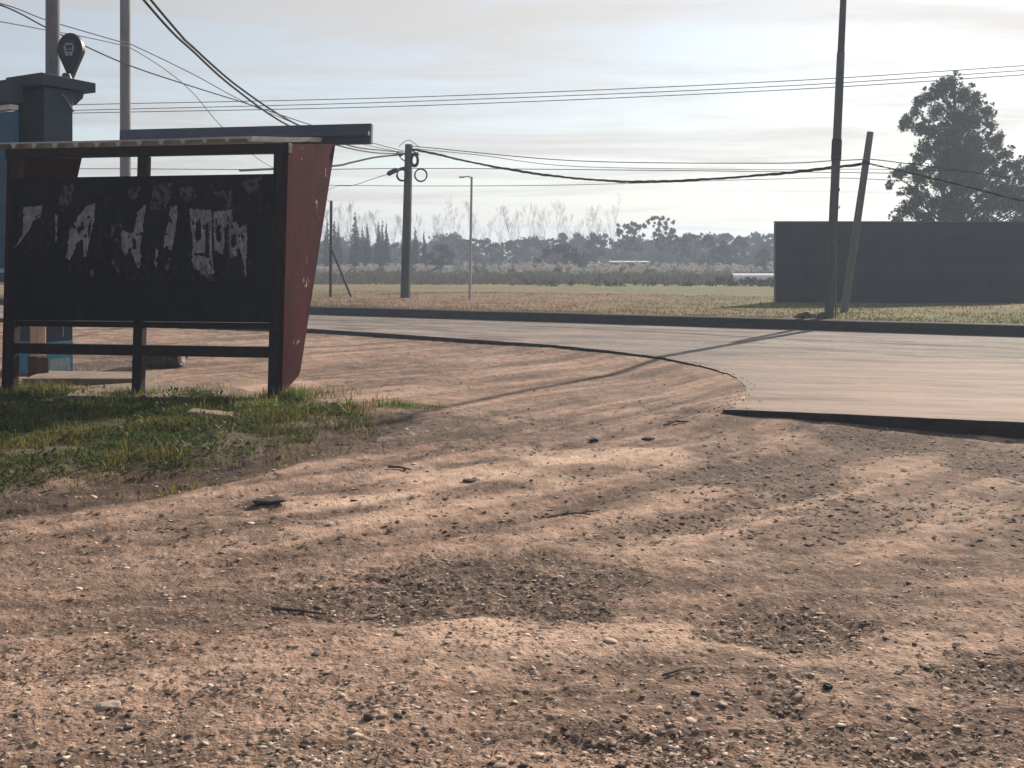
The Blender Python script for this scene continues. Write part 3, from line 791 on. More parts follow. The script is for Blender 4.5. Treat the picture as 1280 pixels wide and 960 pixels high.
POST += [([(185, 224), (335, 221), (338, 262), (300, 272), (190, 275)], 1), ([(75, 238), (150, 240), (165, 335), (85, 338)], 1), ([(140, 300), (235, 300), (240, 350), (150, 352)], 1),
         ([(232, 258), (312, 258), (315, 350), (235, 352)], 1), ([(22, 262), (70, 262), (64, 320), (22, 330)], 1)]
HOLES = [[(245, 277), (251, 275), (252, 297), (247, 304), (244, 296)], [(256, 280), (261, 278), (262, 322), (257, 322)], [(271, 281), (275, 281), (277, 300), (273, 304), (270, 296)],
         [(281, 284), (284, 284), (284, 318), (280, 318)], [(289, 294), (295, 292), (296, 306), (291, 310), (288, 304)], [(96, 286), (104, 280), (105, 286), (98, 292)], [(302, 294), (306, 294), (304, 304)],
         [(110, 285), (113, 272), (114, 285), (110, 300)], [(243, 316), (262, 318), (262, 321), (243, 319)], [(166, 296), (170, 300), (170, 312), (166, 312)]]
def rag(poly, dim, k, back=0.0):
    xs = [p[0] for p in poly]; ys = [p[1] for p in poly]; st = .8
    gx, gy = np.meshgrid(np.arange(min(xs) - 2, max(xs) + 2, st), np.arange(min(ys) - 2, max(ys) + 2, st))
    wx = gx + 1.6 * fbm(gx * .22, gy * .22, 200 + k, 3); wy = gy + 2.2 * fbm(gx * .22, gy * .15, 300 + k, 3)
    ok = inside(poly, wx, wy)
    for h in HOLES: ok &= ~inside(h, wx, wy)
    ok &= fbm(gx * .18, gy * .09, 400 + k, 4, .6) < (-.10 if back else .06 if dim else .24)
    mb = MB(); seen = {}
    def vid(i, j):
        if (i, j) not in seen:
            a, z_ = on_panel(min(xs) - 2 + i * st - st / 2, min(ys) - 2 + j * st - st / 2)
            seen[(i, j)] = len(mb.v); mb.v.append((a, -.0868 + back * .3 - .0012 * (back == 0) * abs(math.sin(i * .7 + j * .4)), z_))
        return seen[(i, j)]
    for j in range(ok.shape[0]):
        for i in range(ok.shape[1]):
            if ok[j, i]: mb.f.append((vid(i, j), vid(i + 1, j), vid(i + 1, j + 1), vid(i, j + 1)))
    if mb.f: S(mb, 'glue_residue' if back else 'torn_poster', M['glue' if back else 'poster_dim' if dim else 'poster'], panel)
for k, (poly, dim) in enumerate(POST): rag(poly, dim, k, .0012 * (k > 21))

# concrete of the waiting area
def slab(name, pts, z0, z1, label, jag=0.02):
    rnd = random.Random(len(label)); poly = []
    for i in range(len(pts)):
        a = Vector(pts[i]); b = Vector(pts[(i + 1) % len(pts)])
        for k in range(6):
            q = a.lerp(b, k / 6); poly.append((q.x + rnd.uniform(-jag, jag), q.y + rnd.uniform(-jag, jag)))
    cx = sum(p[0] for p in poly) / len(poly); cy = sum(p[1] for p in poly) / len(poly)
    o = MB().prism([(a - cx, b - cy) for a, b in poly], 'z', z0, z1).build(name, M['concrete'], bevel=.012); o.location = (cx, cy, 0)
    return tag(o, label, 'concrete slab')
def gp(*a): return [tuple(G(px, py, .05).xy) for px, py in a]
slab('concrete_slab', gp((28, 476), (180, 476), (205, 468), (60, 466)), -.1, .08, 'thin pale concrete slab lying behind the left half of the shelter')
slab('concrete_slab', gp((75, 496), (330, 497), (300, 484), (170, 478), (110, 482)), -.1, .05, 'worn concrete floor slab under the shelter between its posts')
slab('concrete_slab', gp((233, 521), (288, 526), (292, 521), (240, 516)), -.02, .10, 'small broken concrete piece lying in the grass')

# ------------------------------------------------------------------ blue pillar, cap and sign behind the shelter
RD = math.atan2(kdir.y, kdir.x)                       # the road's own direction
pc = P(55, 467, 15.5)
pil = empty('blue_pillar', (pc.x, pc.y, 0), 'dark blue painted pillar with wide cap slab behind the shelter', 'pillar', rz=RD)
# local frame: x to the right along the road, y away; origin at the near corner, the body lies to -x and +y
w_, d_ = .68, .46
MB().box(-w_, 0, 0, d_, .44, 3.98).build('shaft', M['navy'], pil, bevel=.01)
MB().box(-w_ - .004, .004, -.004, d_ + .004, -.15, .437).build('painted_base', M['blue'], pil, bevel=.008)
MB().box(.0055, .012, .08, d_ - .05, .02, .2).build('pale_patch', M['palepatch'], pil)
mb = MB()
for z0, z1 in ((3.2, 3.62), (3.68, 3.94)):
    x0, x1 = -w_ + .05, -.06
    mb.box(x0, x1, -.014, -.001, z1 - .02, z1); mb.box(x0, x1, -.014, -.001, z0, z0 + .02)
    mb.box(x0, x0 + .02, -.014, -.001, z0 + .02, z1 - .02); mb.box(x1 - .02, x1, -.014, -.001, z0 + .02, z1 - .02)
mb.build('panel_moulding', M['navy'], pil)
cap_poly = [(-.08, 3.99), (.80, 3.99), (.80, 4.13), (-.08, 4.16)]
MB().prism(cap_poly, 'x', -w_ - .08, .06).build('cap', M['navy'], pil, bevel=.01)
MB().prism([(d_ + .003, 3.985), (d_ + .22, 3.985), (d_ + .20, 3.9), (d_ + .13, 3.84), (d_ + .09, 3.79), (d_ + .003, 3.78)], 'x', -w_ + .06, -.04).build('corbel', M['navy'], pil, bevel=.008)
MB().tube([(-.2, .5, 4.15), (-.2, .5, 4.17), (-.2, .5, 4.25)], [.09, .085, .05], 10).build('vent_stub', M['navy'], pil)
MB().tube([(.03, .25, 3.9), (.035, .33, 3.86), (.03, .4, 3.75), (.02, .46, 3.68)], .012, 6).build('conduit', M['polegrey'], pil)
# scratched pale strokes on the pillar base, unreadable in the photograph
mb = MB()
for a, b in (((.15, .72), (.19, .84)), ((.19, .84), (.21, .72)), ((.3, .5), (.3, .68)), ((.09, .75), (.09, .86)), ((.25, .74), (.28, .86))):
    mb.tube([(.002, a[0], a[1]), (.002, b[0], b[1])], .008, 5)
mb.build('scratched_strokes', M['chip'], pil)

# round pin-shaped stop sign on the cap
sc_ = P(89, 70, 16.2)
pin = empty('stop_sign', (sc_.x, sc_.y, 4.13), 'dark map-pin shaped stop sign with pale bus emblem standing on the pillar cap', 'sign', rz=R(-12))
out = []
rp = .255; cz = .475
for i in range(40):
    a = -math.pi / 2 + 2 * math.pi * (i + .5) / 40
    out.append((a, ))
poly = []
for i in range(48):
    t = 2 * math.pi * i / 48
    s_, c_ = math.sin(t), math.cos(t)
    tip = max(0, -c_) ** 1.4
    poly.append((rp * s_ * (1 - .62 * tip) * .8, cz + rp * c_ * (1 + .62 * tip)))
MB().prism(poly, 'y', -.045, .045).build('sign_body', M['signblack'], pin, bevel=.012)
MB().tube([(0, 0, -.03), (0, 0, .1)], .02, 8).build('stem', M['signblack'], pin)
MB().prism([(.135 * math.cos(i * math.pi / 16), cz + .02 + .135 * math.sin(i * math.pi / 16)) for i in range(32)], 'y', -.052, -.046).build('sign_face', M['navy'], pin)
em = MB()
def rr(x0, x1, z0, z1): em.box(x0, x1, -.0595, -.0535, z0, z1)
b0 = cz + .02
rr(-.055, .055, b0 + .062, b0 + .082); rr(-.068, -.052, b0 - .04, b0 + .06); rr(.052, .068, b0 - .04, b0 + .06); rr(-.068, .068, b0 - .062, b0 - .042)
rr(-.05, .05, b0 - .012, b0 - .002); rr(-.05, -.022, b0 - .1, b0 - .066); rr(.022, .05, b0 - .1, b0 - .066); rr(-.02, .02, b0 - .09, b0 - .08)
rr(-.082, -.072, b0 + .0, b0 + .035); rr(.072, .082, b0 + .0, b0 + .035)
em.build('bus_emblem', M['emblem'], pin)

# blue panel at the very left edge, hung beside the pillar
bc = P(14, 353, 15.3)
bp_ = empty('blue_board', (bc.x, bc.y, 0), 'tall blue sign board with a white strip at the left edge beside the pillar', 'sign board', rz=RD)
MB().box(-1.6, -.02, .05, .13, 1.27, 3.62).build('board', M['signblue'], bp_, bevel=.01)
MB().box(-1.6, -.02, -.02, .2, 3.74, 4.05).build('header', M['navy'], bp_, bevel=.01)
MB().box(-1.55, -.05, .02, .14, 3.645, 3.71).build('light_strip', M['white'], bp_)
for q in (-1.62, -.9): MB().box(q, q + .06, .07, .12, -.2, 1.27).build('support', M['navy'], bp_)
MB().box(-1.6, -.06, .035, .047, 1.4, 1.46).build('edge_strip', M['palepatch'], bp_)

# pinkish plinth and the log behind the shelter
c = P(42, 468, 14.75)
t = empty('plinth', (c.x, c.y, 0), 'low pinkish plastered plinth with foot toned dark brown for shade left of the blue pillar', 'plinth', rz=RD)
MB().box(-.085, .085, 0, .13, .3, .72).build('plastered_block', M['terra'], t, bevel=.015)
MB().box(-.11, .10, -.02, .16, -.1, .297).build('foot', M['terrashade'], t, bevel=.015)  # lower part of the block, its shade put into the darker brown
c = G(196, 460)
lg = empty('rubble_block', (c.x, c.y, .0), 'dark irregular rubble block with a pale crumbly top lying behind the shelter', 'rubble', rz=R(-8))
def chunk(sx, sy, sz, cx, cy, cz, seed, rough_=.22):
    bm = bmesh.new(); bmesh.ops.create_icosphere(bm, subdivisions=4, radius=1)
    for v_ in bm.verts:
        q = v_.co; e = 3.2; n_ = (abs(q.x) ** e + abs(q.y) ** e + abs(q.z) ** e) ** (1 / e)
        k = (1 / n_) * (1 + rough_ * float(fbm(q.x * 1.6 + seed, q.y * 1.6 + q.z * 2.3, seed, 4, .6)))
        v_.co = Vector((q.x * k * sx + cx, q.y * k * sy + cy, q.z * k * sz + cz))
    me = bpy.data.meshes.new('chunk'); bm.to_mesh(me); bm.free(); return me
link('block', chunk(.36, .24, .15, 0, .1, .13, 3, .4), M['logbark'], lg)
link('pale_top', chunk(.30, .2, .035, -.02, .08, .285, 8, .7), M['logend'], lg)
link('broken_end', chunk(.035, .09, .075, .37, .02, .12, 12, .5), M['logend'], lg)


# ------------------------------------------------------------------ poles
def pole(name, base, top_, r0, r1, m, label, cat, group=None, n=12, sink=.5, smooth=True):
    b = Vector(base); t = Vector(top_); d = t - b
    o = empty(name, b, label, cat, group)
    pts = [-d.normalized() * sink] + [d * (i / 6) for i in range(7)]
    rs = [r0] + [r0 + (r1 - r0) * i / 6 for i in range(7)]
    MB().tube(pts, rs, n).build('shaft', m, o, smooth=False if n < 7 else smooth)
    return o


# tall pole over the cap (left), concrete pole left-centre across the road
b = P(66, 470, 16.6); b.z = 0
pole('lamp_pole', b, P(66, -130, 16.6), .108, .10, M['polegrey'], 'thick grey pole rising behind the blue pillar at far left', 'pole')
b = P(157, 386, 30.4); b.z = .33
pole('concrete_pole', b, P(156.5, -60, 30.4), .15, .135, M['polegrey'], 'grey concrete pole rising behind the shelter roof board', 'pole')
# tall leaning pole at right with a sleeve joint
b = P(1036, 398, 24.8); b.z = .33; tp = P(1058.5, -95, 24.8)
tall = pole('street_pole', b, b.lerp(tp, .675), .105, .088, M['poleworn'], 'tall dark tapering pole by the kerb in front of the dark wall', 'pole', n=14)
d = tp - b
MB().tube([d * .675, d * .80, d * 1.0], [.076, .07, .062], 12).build('upper_shaft', M['poleworn'], tall, smooth=True)
MB().tube([d * .40, d * .405, d * .45, d * .455], [.103, .112, .112, .099], 14).build('collar', M['steel'], tall)
MB().tube([Vector((.135, -.05, .0)), Vector((.14, -.05, 1.9)), Vector((.16, -.04, 2.2))], .02, 6).build('conduit', M['polegrey'], tall)
mb = MB(); rnd = random.Random(9)
for k in range(9):
    s = d * rnd.uniform(.15, .34); a = Vector((rnd.choice((-1, 1)) * .09, -.05, 0)); mb.tube([s + a, s + a + Vector((rnd.uniform(-.05, .09), -.03, rnd.uniform(-.07, .07)))], .012, 5)
mb.build('wire_ties', M['cable'], tall)
# rubble and weeds round its foot
mb = MB()
for k in range(16):
    a = Vector((rnd.uniform(-.65, .1), rnd.uniform(-.25, .2), rnd.uniform(.0, .08))); r = rnd.uniform(.05, .14)
    q = [a + Vector((ICOV[i][0] * r * rnd.uniform(.6, 1.4), ICOV[i][1] * r * rnd.uniform(.6, 1.3), ICOV[i][2] * r * rnd.uniform(.4, 1.0))) for i in range(12)]
    mb.add(q, [tuple(f) for f in ICOF])
o = mb.build('rubble_heap', M['clod']); o.location = b; tag(o, 'small dark heap of rubble at the foot of the tall leaning pole', 'rubble')

b = P(1055, 390.5, 28.0); b.z = .33
st = pole('stub_pole', b, P(1088, 165, 28.0), .10, .083, M['polewood'], 'short leaning wooden pole right of the tall pole before the dark wall', 'pole', n=12)
b2 = P(1088, 165, 28.0) - b
MB().tube([b2 * .82, b2 * .84], [.098, .098], 12).build('clamp', M['steel'], st)

# utility pole with its cable fittings
b = P(506.5, 374.5, 38.7); b.z = .33; tp = P(511, 180.5, 38.7)
up = pole('utility_pole', b, tp, .172, .13, M['poledark'], 'dark utility pole with cable coils across the road, middle of the photo', 'utility pole', n=8, smooth=False)


def L_(px, py, dy=0.0):
    p = P(px, py, 38.7 - .28 + dy); return p - b


def coil(px, py, rx, ry, n, rad_, dy=0.0):
    mb = MB()
    for k in range(n):
        c = L_(px, py, dy) + Vector((random.uniform(-.02, .02), random.uniform(-.03, .03), random.uniform(-.02, .02)))
        pts = [c + Vector((rx / F * 38.7 * math.cos(i * math.pi / 14), 0, ry / F * 38.7 * math.sin(i * math.pi / 14))) for i in range(29)]
        mb.tube(pts, rad_, 6, cap=False)
    return mb
coil(526.5, 219, 7.5, 7.7, 2, .022).build('cable_coil', M['cable'], up)
coil(518.5, 200, 4.0, 7.2, 4, .04).build('cable_coil', M['cable'], up)
coil(503, 219, 6.5, 7.0, 2, .02).build('cable_coil', M['cable'], up)
MB().tube([L_(484, 218), L_(486, 217), L_(495, 212.5), L_(497, 211.5)], [.05, .085, .085, .04], 8).build('splice_case', M['cable'], up)
MB().tube([L_(497, 211.5), L_(503, 209.5, .1), L_(508, 209, .2)], .025, 6).build('bracket', M['steel'], up)
mb = MB()
for a, b_ in (((497, 191), (506, 193)), ((499, 196), (507, 191)), ((514, 187), (524, 194)), ((501, 198), (507, 202)), ((516, 196), (523, 190)), ((496, 190), (501, 197)), ((515, 188), (521, 186))):
    mb.tube([L_(*a), L_(*b_)], .022, 6)
mb.build('clamps', M['steel'], up)
MB().tube([L_(499, 183.2), L_(503, 179), L_(508, 175.5), L_(513, 175.5), L_(519, 180), L_(525, 184.2)], .012, 5).build('jumper_loop', M['wire'], up)

# braced short post
b = P(413, 372, 40); b.z = .33
o = empty('braced_post', b, 'thin dark post with a slanted brace just right of the shelter', 'post')
MB().tube([(0, 0, -.4), P(414, 251, 40) - b], .052, 8).build('upright', M['steel'], o)
MB().tube([P(415.5, 313, 40) - b, P(441, 373, 40) - b + Vector((0, 0, -.1))], .045, 8).build('brace', M['steel'], o)

# thin pale street lamp
b = P(587, 375, 38); b.z = .33
o = empty('street_lamp', b, 'slender pale street lamp with a short arm, right of the utility pole', 'street lamp')
MB().tube([(0, 0, -.4), P(589.6, 221, 38) - b], [.055, .038], 8).build('shaft', M['lampgrey'], o)
MB().tube([P(589.6, 222, 38) - b, P(584, 220.5, 38) - b, P(580, 221, 38) - b], .022, 6).build('arm', M['lampgrey'], o)
q = P(577.5, 221.3, 38) - b
MB().box(q.x - .1, q.x + .08, q.y - .06, q.y + .06, q.z - .03, q.z + .02).build('lamp_head', M['lampgrey'], o, bevel=.01)


# ------------------------------------------------------------------ wires
def wire_pts(pts, D0, D1, n=12):
    """smooth curve through points; depth runs straight from D0 to D1"""
    x0, x1 = pts[0][0], pts[-1][0]
    q = [P(x, y, 1 / (1 / D0 + (1 / D1 - 1 / D0) * ((x - x0) / (x1 - x0)))) for x, y in pts]
    out = []
    for i in range(len(q) - 1):
        a = q[max(i - 1, 0)]; b = q[i]; c = q[i + 1]; d = q[min(i + 2, len(q) - 1)]
        for k in range(n):
            t = k / n
            out.append(.5 * ((2 * b) + (c - a) * t + (2 * a - 5 * b + 4 * c - d) * t * t + (3 * b - a - 3 * c + d) * t ** 3))
    return out + [q[-1]]


def wire(pts, D0, D1, r, label, m='wire', name='overhead_wire', group='overhead wires', twist=0, cat='overhead wire'):
    p = wire_pts(pts, D0, D1); o0 = p[0]; mb = MB()
    loc = [q - o0 for q in p]
    if twist:
        for s in range(twist):
            pp = []; fine = []
            for i in range(len(loc) - 1):
                for k in range(5): fine.append(loc[i].lerp(loc[i + 1], k / 5))
            L = 0
            for i, q in enumerate(fine):
                if i: L += (q - fine[i - 1]).length
                a = L * 5.0 + s * 2 * math.pi / twist
                amp = r * 1.05 * (1 + .35 * math.sin(L * 1.3 + s))
                pp.append(q + Vector((0, math.cos(a) * amp, math.sin(a) * amp)))
            mb.tube(pp, r, 5)
    else: mb.tube(loc, r, 5)
    o = mb.build(name, M[m]); o.location = o0
    return tag(o, label, cat, group)


hv = 'high power lines across the upper sky'
wire([(-160, 137.5), (90, 131), (510, 121.5), (960, 102.5), (1280, 82), (1500, 66)], 62, 58, .022, 'topmost of the three long power lines across the sky', name='power_line', group=hv, cat='power line')
wire([(-160, 144), (90, 138), (510, 127), (960, 108.5), (1280, 88), (1500, 72)], 62, 58, .022, 'middle of the three long power lines across the sky', name='power_line', group=hv, cat='power line')
wire([(-160, 148), (90, 141.5), (510, 132.5), (960, 113.5), (1280, 93.5), (1500, 78)], 62, 58, .022, 'lowest of the three long power lines across the sky', name='power_line', group=hv, cat='power line')
cb = 'cables running to the utility pole'
wire([(150, -38), (178, -2), (215, 40), (240, 63), (290, 108), (357, 155), (420, 181), (470, 191), (503, 192)], 13, 38.5, .018, 'thick black cable dropping from the top edge, left one of the pair', 'cable', 'overhead_cable', cb, 0, 'cable')
wire([(160, -38), (187, -2), (225, 43), (240, 58), (300, 110), (370, 155), (437, 182), (480, 188), (503, 190)], 13.4, 38.5, .018, 'thick black cable dropping from the top edge, right one of the pair', 'cable', 'overhead_cable', cb, 0, 'cable')
wire([(-120, -28), (0, 6), (57, 34), (105, 57), (165, 83), (240, 108), (310, 130), (420, 166), (505, 189)], 14, 38.5, .012, 'thin cable passing behind the pin sign down to the utility pole', 'cable', 'overhead_cable', cb, 0, 'cable')
wire([(-120, -22), (0, 4), (55, 24), (105, 39), (150, 52), (165, 56), (240, 92), (320, 134), (420, 172), (505, 191)], 15, 38.5, .010, 'faint wire above the pin sign, uppermost at the left edge', 'wire', 'overhead_wire', cb)
wire([(-120, 8), (0, 27), (55, 37), (105, 46), (150, 56), (165, 61), (205, 86), (240, 115), (275, 156), (318, 195), (345, 212), (413, 252)], 17, 40, .010, 'faint wire bending steeply down behind the shelter to the braced post', 'wire', 'overhead_wire', cb)
wire([(300, 213), (415, 207.5), (440, 203), (470, 196.5), (503, 193)], 26, 38.5, .03, 'dark cable entering the utility pole from the left, below the twisted pair', 'cable', 'overhead_cable', cb, 0, 'cable')
wire([(380, 258), (415, 235), (440, 232), (465, 224), (484, 218)], 60, 38.5, .012, 'thin drop wire sagging to the splice case on the utility pole', 'wire', 'overhead_wire', cb)
wire([(513, 186), (540, 191.5), (600, 205), (680, 218.5), (760, 226), (820, 227), (900, 223), (985, 216), (1040, 209.5), (1082, 204.5)], 38.5, 28, .019, 'thick twisted cable bundle sagging from the utility pole to the leaning stub pole', 'cable', 'overhead_cable', 'twisted cable bundles', 3, 'cable')
wire([(1084, 204), (1110, 210), (1170, 224), (1230, 239), (1300, 257), (1500, 305)], 27.8, 20, .011, 'twisted cable bundle from the stub pole towards the big tree', 'cable', 'overhead_cable', 'twisted cable bundles', 2, 'cable')
tl = 'thin lines low over the far field'
wire([(515, 183), (540, 185), (720, 201), (960, 204), (1040, 201), (1075, 199.5), (1086, 199), (1130, 204), (1290, 226)], 38.5, 30, .014, 'thin line from the utility pole top staying above the twisted bundle', group=tl)
wire([(520, 186), (600, 194), (720, 208), (960, 212), (1100, 211.5), (1300, 216)], 39, 40, .011, 'thin line crossing just under the bundle end near the stub pole', group=tl)
wire([(-100, 214), (100, 211), (345, 212), (530, 210.5), (720, 212), (960, 214.5), (1300, 219)], 64, 60, .022, 'upper of the two level lines behind the utility pole', group=tl)
wire([(-100, 234), (345, 231.5), (530, 232.5), (720, 231), (960, 224), (1080, 223.5), (1300, 238)], 66, 62, .018, 'lower of the two level lines behind the utility pole', group=tl)

# ------------------------------------------------------------------ dark wall
c = P(970, 378, 35.3)
wl = empty('dark_wall', (c.x, c.y, .33), 'long dark slate wall standing on the grass at right', 'wall')
MB().box(0, 24, 0, .22, -.3, 2.53).build('wall_panel', M['wall'], wl, bevel=.01)
MB().box(-.03, 24.03, -.025, .245, 2.533, 2.57).build('coping', M['wallcap'], wl)
MB().box(-.022, -.002, .02, .2, -.25, 2.5).build('end_board', M['wallcap'], wl)


# ------------------------------------------------------------------ foliage
def leaf_cloud(cl, n, size, seed, shell=.5, squash=1.0, drop=0.0):
    """leaf-sized faces through the volume of clumps cl = [(x,y,z,r)]"""
    r_ = np.random.default_rng(seed)
    cl = np.array(cl, float); wt = cl[:, 3] ** 2; wt /= wt.sum()
    i = r_.choice(len(cl), n, p=wt)
    d = r_.normal(size=(n, 3)); d /= np.linalg.norm(d, axis=1)[:, None]
    rr_ = cl[i, 3] * (shell + (1 - shell) * r_.random(n)) ** .6 * r_.uniform(.55, 1.12, n)
    p = cl[i, :3] + d * rr_[:, None] * np.array((1, 1, squash)); p[:, 2] -= drop * r_.random(n) ** 2
    s = size * r_.uniform(.5, 1.4, n)
    a = r_.normal(size=(n, 3)); a /= np.linalg.norm(a, axis=1)[:, None]
    b = np.cross(a, r_.normal(size=(n, 3))); b /= np.linalg.norm(b, axis=1)[:, None]
    a = a * s[:, None]; b = b * (s * r_.uniform(.3, .7, n))[:, None]
    V = np.stack([p - a, p - b * .8, p + a, p + b], 1).reshape(-1, 3)
    return V, np.arange(n * 4).reshape(-1, 4)


def branchy(seed, h, lean=.0, r=.12, levels=3, spread=.6, kids=6, upb=.5, start=.3):
    rnd = random.Random(seed); mb = MB(); tips = []
    def grow(p, d, ln, r, lv):
        k = 4; pts = [p]; q = p.copy(); dd = d.copy()
        for i in range(k):
            dd = (dd + Vector((rnd.gauss(0, .07), rnd.gauss(0, .07), .04 * upb))).normalized(); q = q + dd * ln / k; pts.append(q.copy())
        mb.tube(pts, [r * (1 - .8 * i / k) for i in range(k + 1)], 5 if lv == 0 else 3, cap=False)
        if lv >= levels: tips.append(q); return
        for c in range(kids if lv == 0 else max(3, kids // 2)):
            t = start + (1 - start) * (c + rnd.random()) / (kids if lv == 0 else max(3, kids // 2)) if lv == 0 else rnd.uniform(.3, 1)
            i = min(int(t * k), k - 1); o = pts[i].lerp(pts[i + 1], t * k - i)
            az = rnd.uniform(0, 6.28); sd = Vector((math.cos(az), math.sin(az), 0))
            nd = (dd * upb + sd * spread + Vector((0, 0, .25))).normalized()
            grow(o, nd, ln * rnd.uniform(.3, .5) * (1.15 - .5 * t if lv == 0 else 1), r * .42, lv + 1)
        tips.append(q)
    grow(Vector((0, 0, -.3)), Vector((lean, 0, 1)).normalized(), h, r, 0)
    return mb, tips


# the big tree behind the wall
TD = 58.0
tb = P(1193, 362, TD); tb.z = .33
big = empty('big_tree', tb, 'tall dark feathery tree rising behind the wall at right', 'tree')
blobs = [(1190, 102, 13), (1178, 112, 14), (1160, 120, 11), (1205, 118, 16), (1222, 128, 12), (1150, 128, 8), (1146, 140, 8), (1136, 152, 10), (1150, 158, 11), (1130, 157, 7), (1172, 138, 17), (1196, 145, 20),
         (1218, 150, 17), (1236, 138, 10), (1238, 155, 9), (1165, 165, 17), (1190, 172, 22), (1216, 176, 20), (1240, 178, 12), (1248, 172, 7), (1158, 186, 14), (1148, 196, 10), (1180, 200, 22), (1208, 205, 22), (1234, 200, 16), (1250, 195, 9),
         (1140, 207, 11), (1128, 214, 9), (1118, 220, 7), (1150, 222, 13), (1174, 228, 20), (1200, 232, 22), (1228, 228, 18), (1252, 216, 13), (1264, 206, 10), (1272, 218, 10), (1284, 224, 9), (1256, 236, 15), (1278, 240, 12), (1138, 236, 9),
         (1150, 246, 12), (1134, 262, 12), (1150, 266, 13), (1168, 254, 14), (1186, 256, 16), (1210, 256, 18), (1236, 258, 17), (1258, 258, 14), (1278, 260, 12), (1120, 272, 9), (1160, 276, 13), (1230, 276, 15), (1268, 276, 13), (1200, 278, 17), (1126, 240, 5), (1290, 262, 12), (1300, 246, 8), (1276, 204, 9), (1288, 212, 9), (1296, 228, 10), (1262, 190, 8), (1300, 268, 12), (1286, 278, 12), (1114, 232, 6), (1245, 242, 15), (1268, 248, 14), (1215, 196, 20), (1190, 262, 18)]
rnd = random.Random(21); cl = []
for bx_, by_, br in blobs:
    r = br / F * TD * 1.0
    halfw = .6 + 2.6 * min(1, max(0, (by_ - 90) / 120))
    for k in range(2):
        q = P(bx_ + rnd.uniform(-3, 3), by_ + rnd.uniform(-3, 3), TD + rnd.uniform(-halfw, halfw)) - tb
        cl.append((q.x, q.y, q.z, r * rnd.uniform(.7, 1.08)))
    for k in range(9):            # small outlying sprays
        a = rnd.uniform(0, 6.28); q = P(bx_ + math.cos(a) * br * .95, by_ + math.sin(a) * br * .95, TD + rnd.uniform(-halfw, halfw)) - tb
        cl.append((q.x, q.y, q.z, r * rnd.uniform(.18, .34)))
v, q = leaf_cloud(cl, 112000, .06, 5, .15, 1.0)
link('crown', np_mesh('big_crown', v, q), M['leafdark'], big)
mb = MB(); rnd = random.Random(2)
mb.tube([(0, 0, -.4), (.05, 0, 3), (-.02, .05, 6), (.0, 0, 9), (.05, 0, 10.6)], [.30, .25, .19, .1, .04], 9)
for bx_, by_, br in blobs[::2]:
    e = P(bx_, by_, TD + rnd.uniform(-1.5, 1.5)) - tb; s = Vector((0, 0, max(1.5, e.z - 1.2 - abs(e.x) * .35)))
    m_ = s.lerp(e, .5) + Vector((0, 0, .15)); mb.tube([s, m_, e], [.085, .055, .02], 5)
for dx in (-.5, .45): mb.tube([(dx * .3, 0, -.4), (dx * .7, .1, 3), (dx * 1.3, .1, 6), (dx * 1.7, 0, 8.3)], [.2, .16, .1, .04], 7)
mb.build('trunk', M['bark'], big, smooth=True)

# prototypes for the far treeline ------------------------------------------------
def crown_tree(name, seed, h, w, label, cat, group, style):
    rnd = random.Random(seed); o = empty(name, (0, 0, 0), label, cat, group)
    tr, tips = branchy(seed, h * .8, r=.16, levels=2, spread=.75, kids=7, start=.35)
    cl = []
    for k in range(30 if style == 'round' else 60):
        if style == 'round':
            a = rnd.uniform(0, 6.28); e = rnd.uniform(.12, 1); rr_ = w * .5 * math.sin(min(1, e * .92 + .08) * math.pi) ** .6 * rnd.uniform(.3, 1)
            cl.append((math.cos(a) * rr_, math.sin(a) * rr_, h * (.12 + .8 * e), w * rnd.uniform(.09, .17)))
        else:
            a = rnd.uniform(0, 6.28); e = rnd.uniform(.4, 1) ** .8; rr_ = w * .5 * rnd.uniform(.2, 1) * (.5 + .5 * e)
            cl.append((math.cos(a) * rr_, math.sin(a) * rr_, h * e * .95, w * rnd.uniform(.035, .09)))
    v, q = leaf_cloud(cl, 4200, .17, seed, .1, .8)
    tr.build('trunk', M['bark'], o)
    link('crown', np_mesh('crown', v, q), M['leaffar'], o)
    return o


def cypress(seed, h, w, label, group):
    o = empty('cypress_tree', (0, 0, 0), label, 'cypress tree', group); rnd = random.Random(seed); cl = []
    for k in range(34):
        e = (k + rnd.random()) / 34; r = w * .5 * (math.sin(math.pi * min(1, .08 + .6 * (1 - e) ** .8 + .0)) ** .8) * (1 - e * .75)
        a = rnd.uniform(0, 6.28); cl.append((math.cos(a) * r * .3, math.sin(a) * r * .3, h * e * .97, max(.12, r * .95)))
    v, q = leaf_cloud(cl, 5200, .10, seed, .1, 1.3)
    MB().tube([(0, 0, -.3), (0, 0, h * .6), (0, 0, h * .95)], [.14, .08, .02], 6).build('trunk', M['bark'], o)
    link('crown', np_mesh('crown', v, q), M['cypress'], o)
    return o


def bare_tree(seed, h, label, group):
    o = empty('bare_poplar', (0, 0, 0), label, 'bare tree', group)
    tr, tips = branchy(seed, h, r=.075, levels=3, spread=.5, kids=9, upb=.9, start=.25)
    tw = tr; rnd = random.Random(seed)
    for t in tips:
        for k in range(2):
            tw.tube([t, t + Vector((rnd.gauss(0, .18), rnd.gauss(0, .18), rnd.uniform(.3, .8)))], [.010, .005], 3, cap=False)
    tr.build('trunk', M['barebark'], o)
    return o


GT = 'trees of the far hazy treeline'
LB = 'hazy grey-green tree among the crowded crowns of the far treeline'
protos = [crown_tree('far_tree', 31 + i, h, w, LB, 'tree', GT, s) for i, (h, w, s) in enumerate(((6.5, 5.2, 'round'), (7.5, 5.0, 'round'), (7.2, 6.2, 'open'), (5.6, 6.0, 'round'), (8.2, 5.4, 'open')))]
used = set()


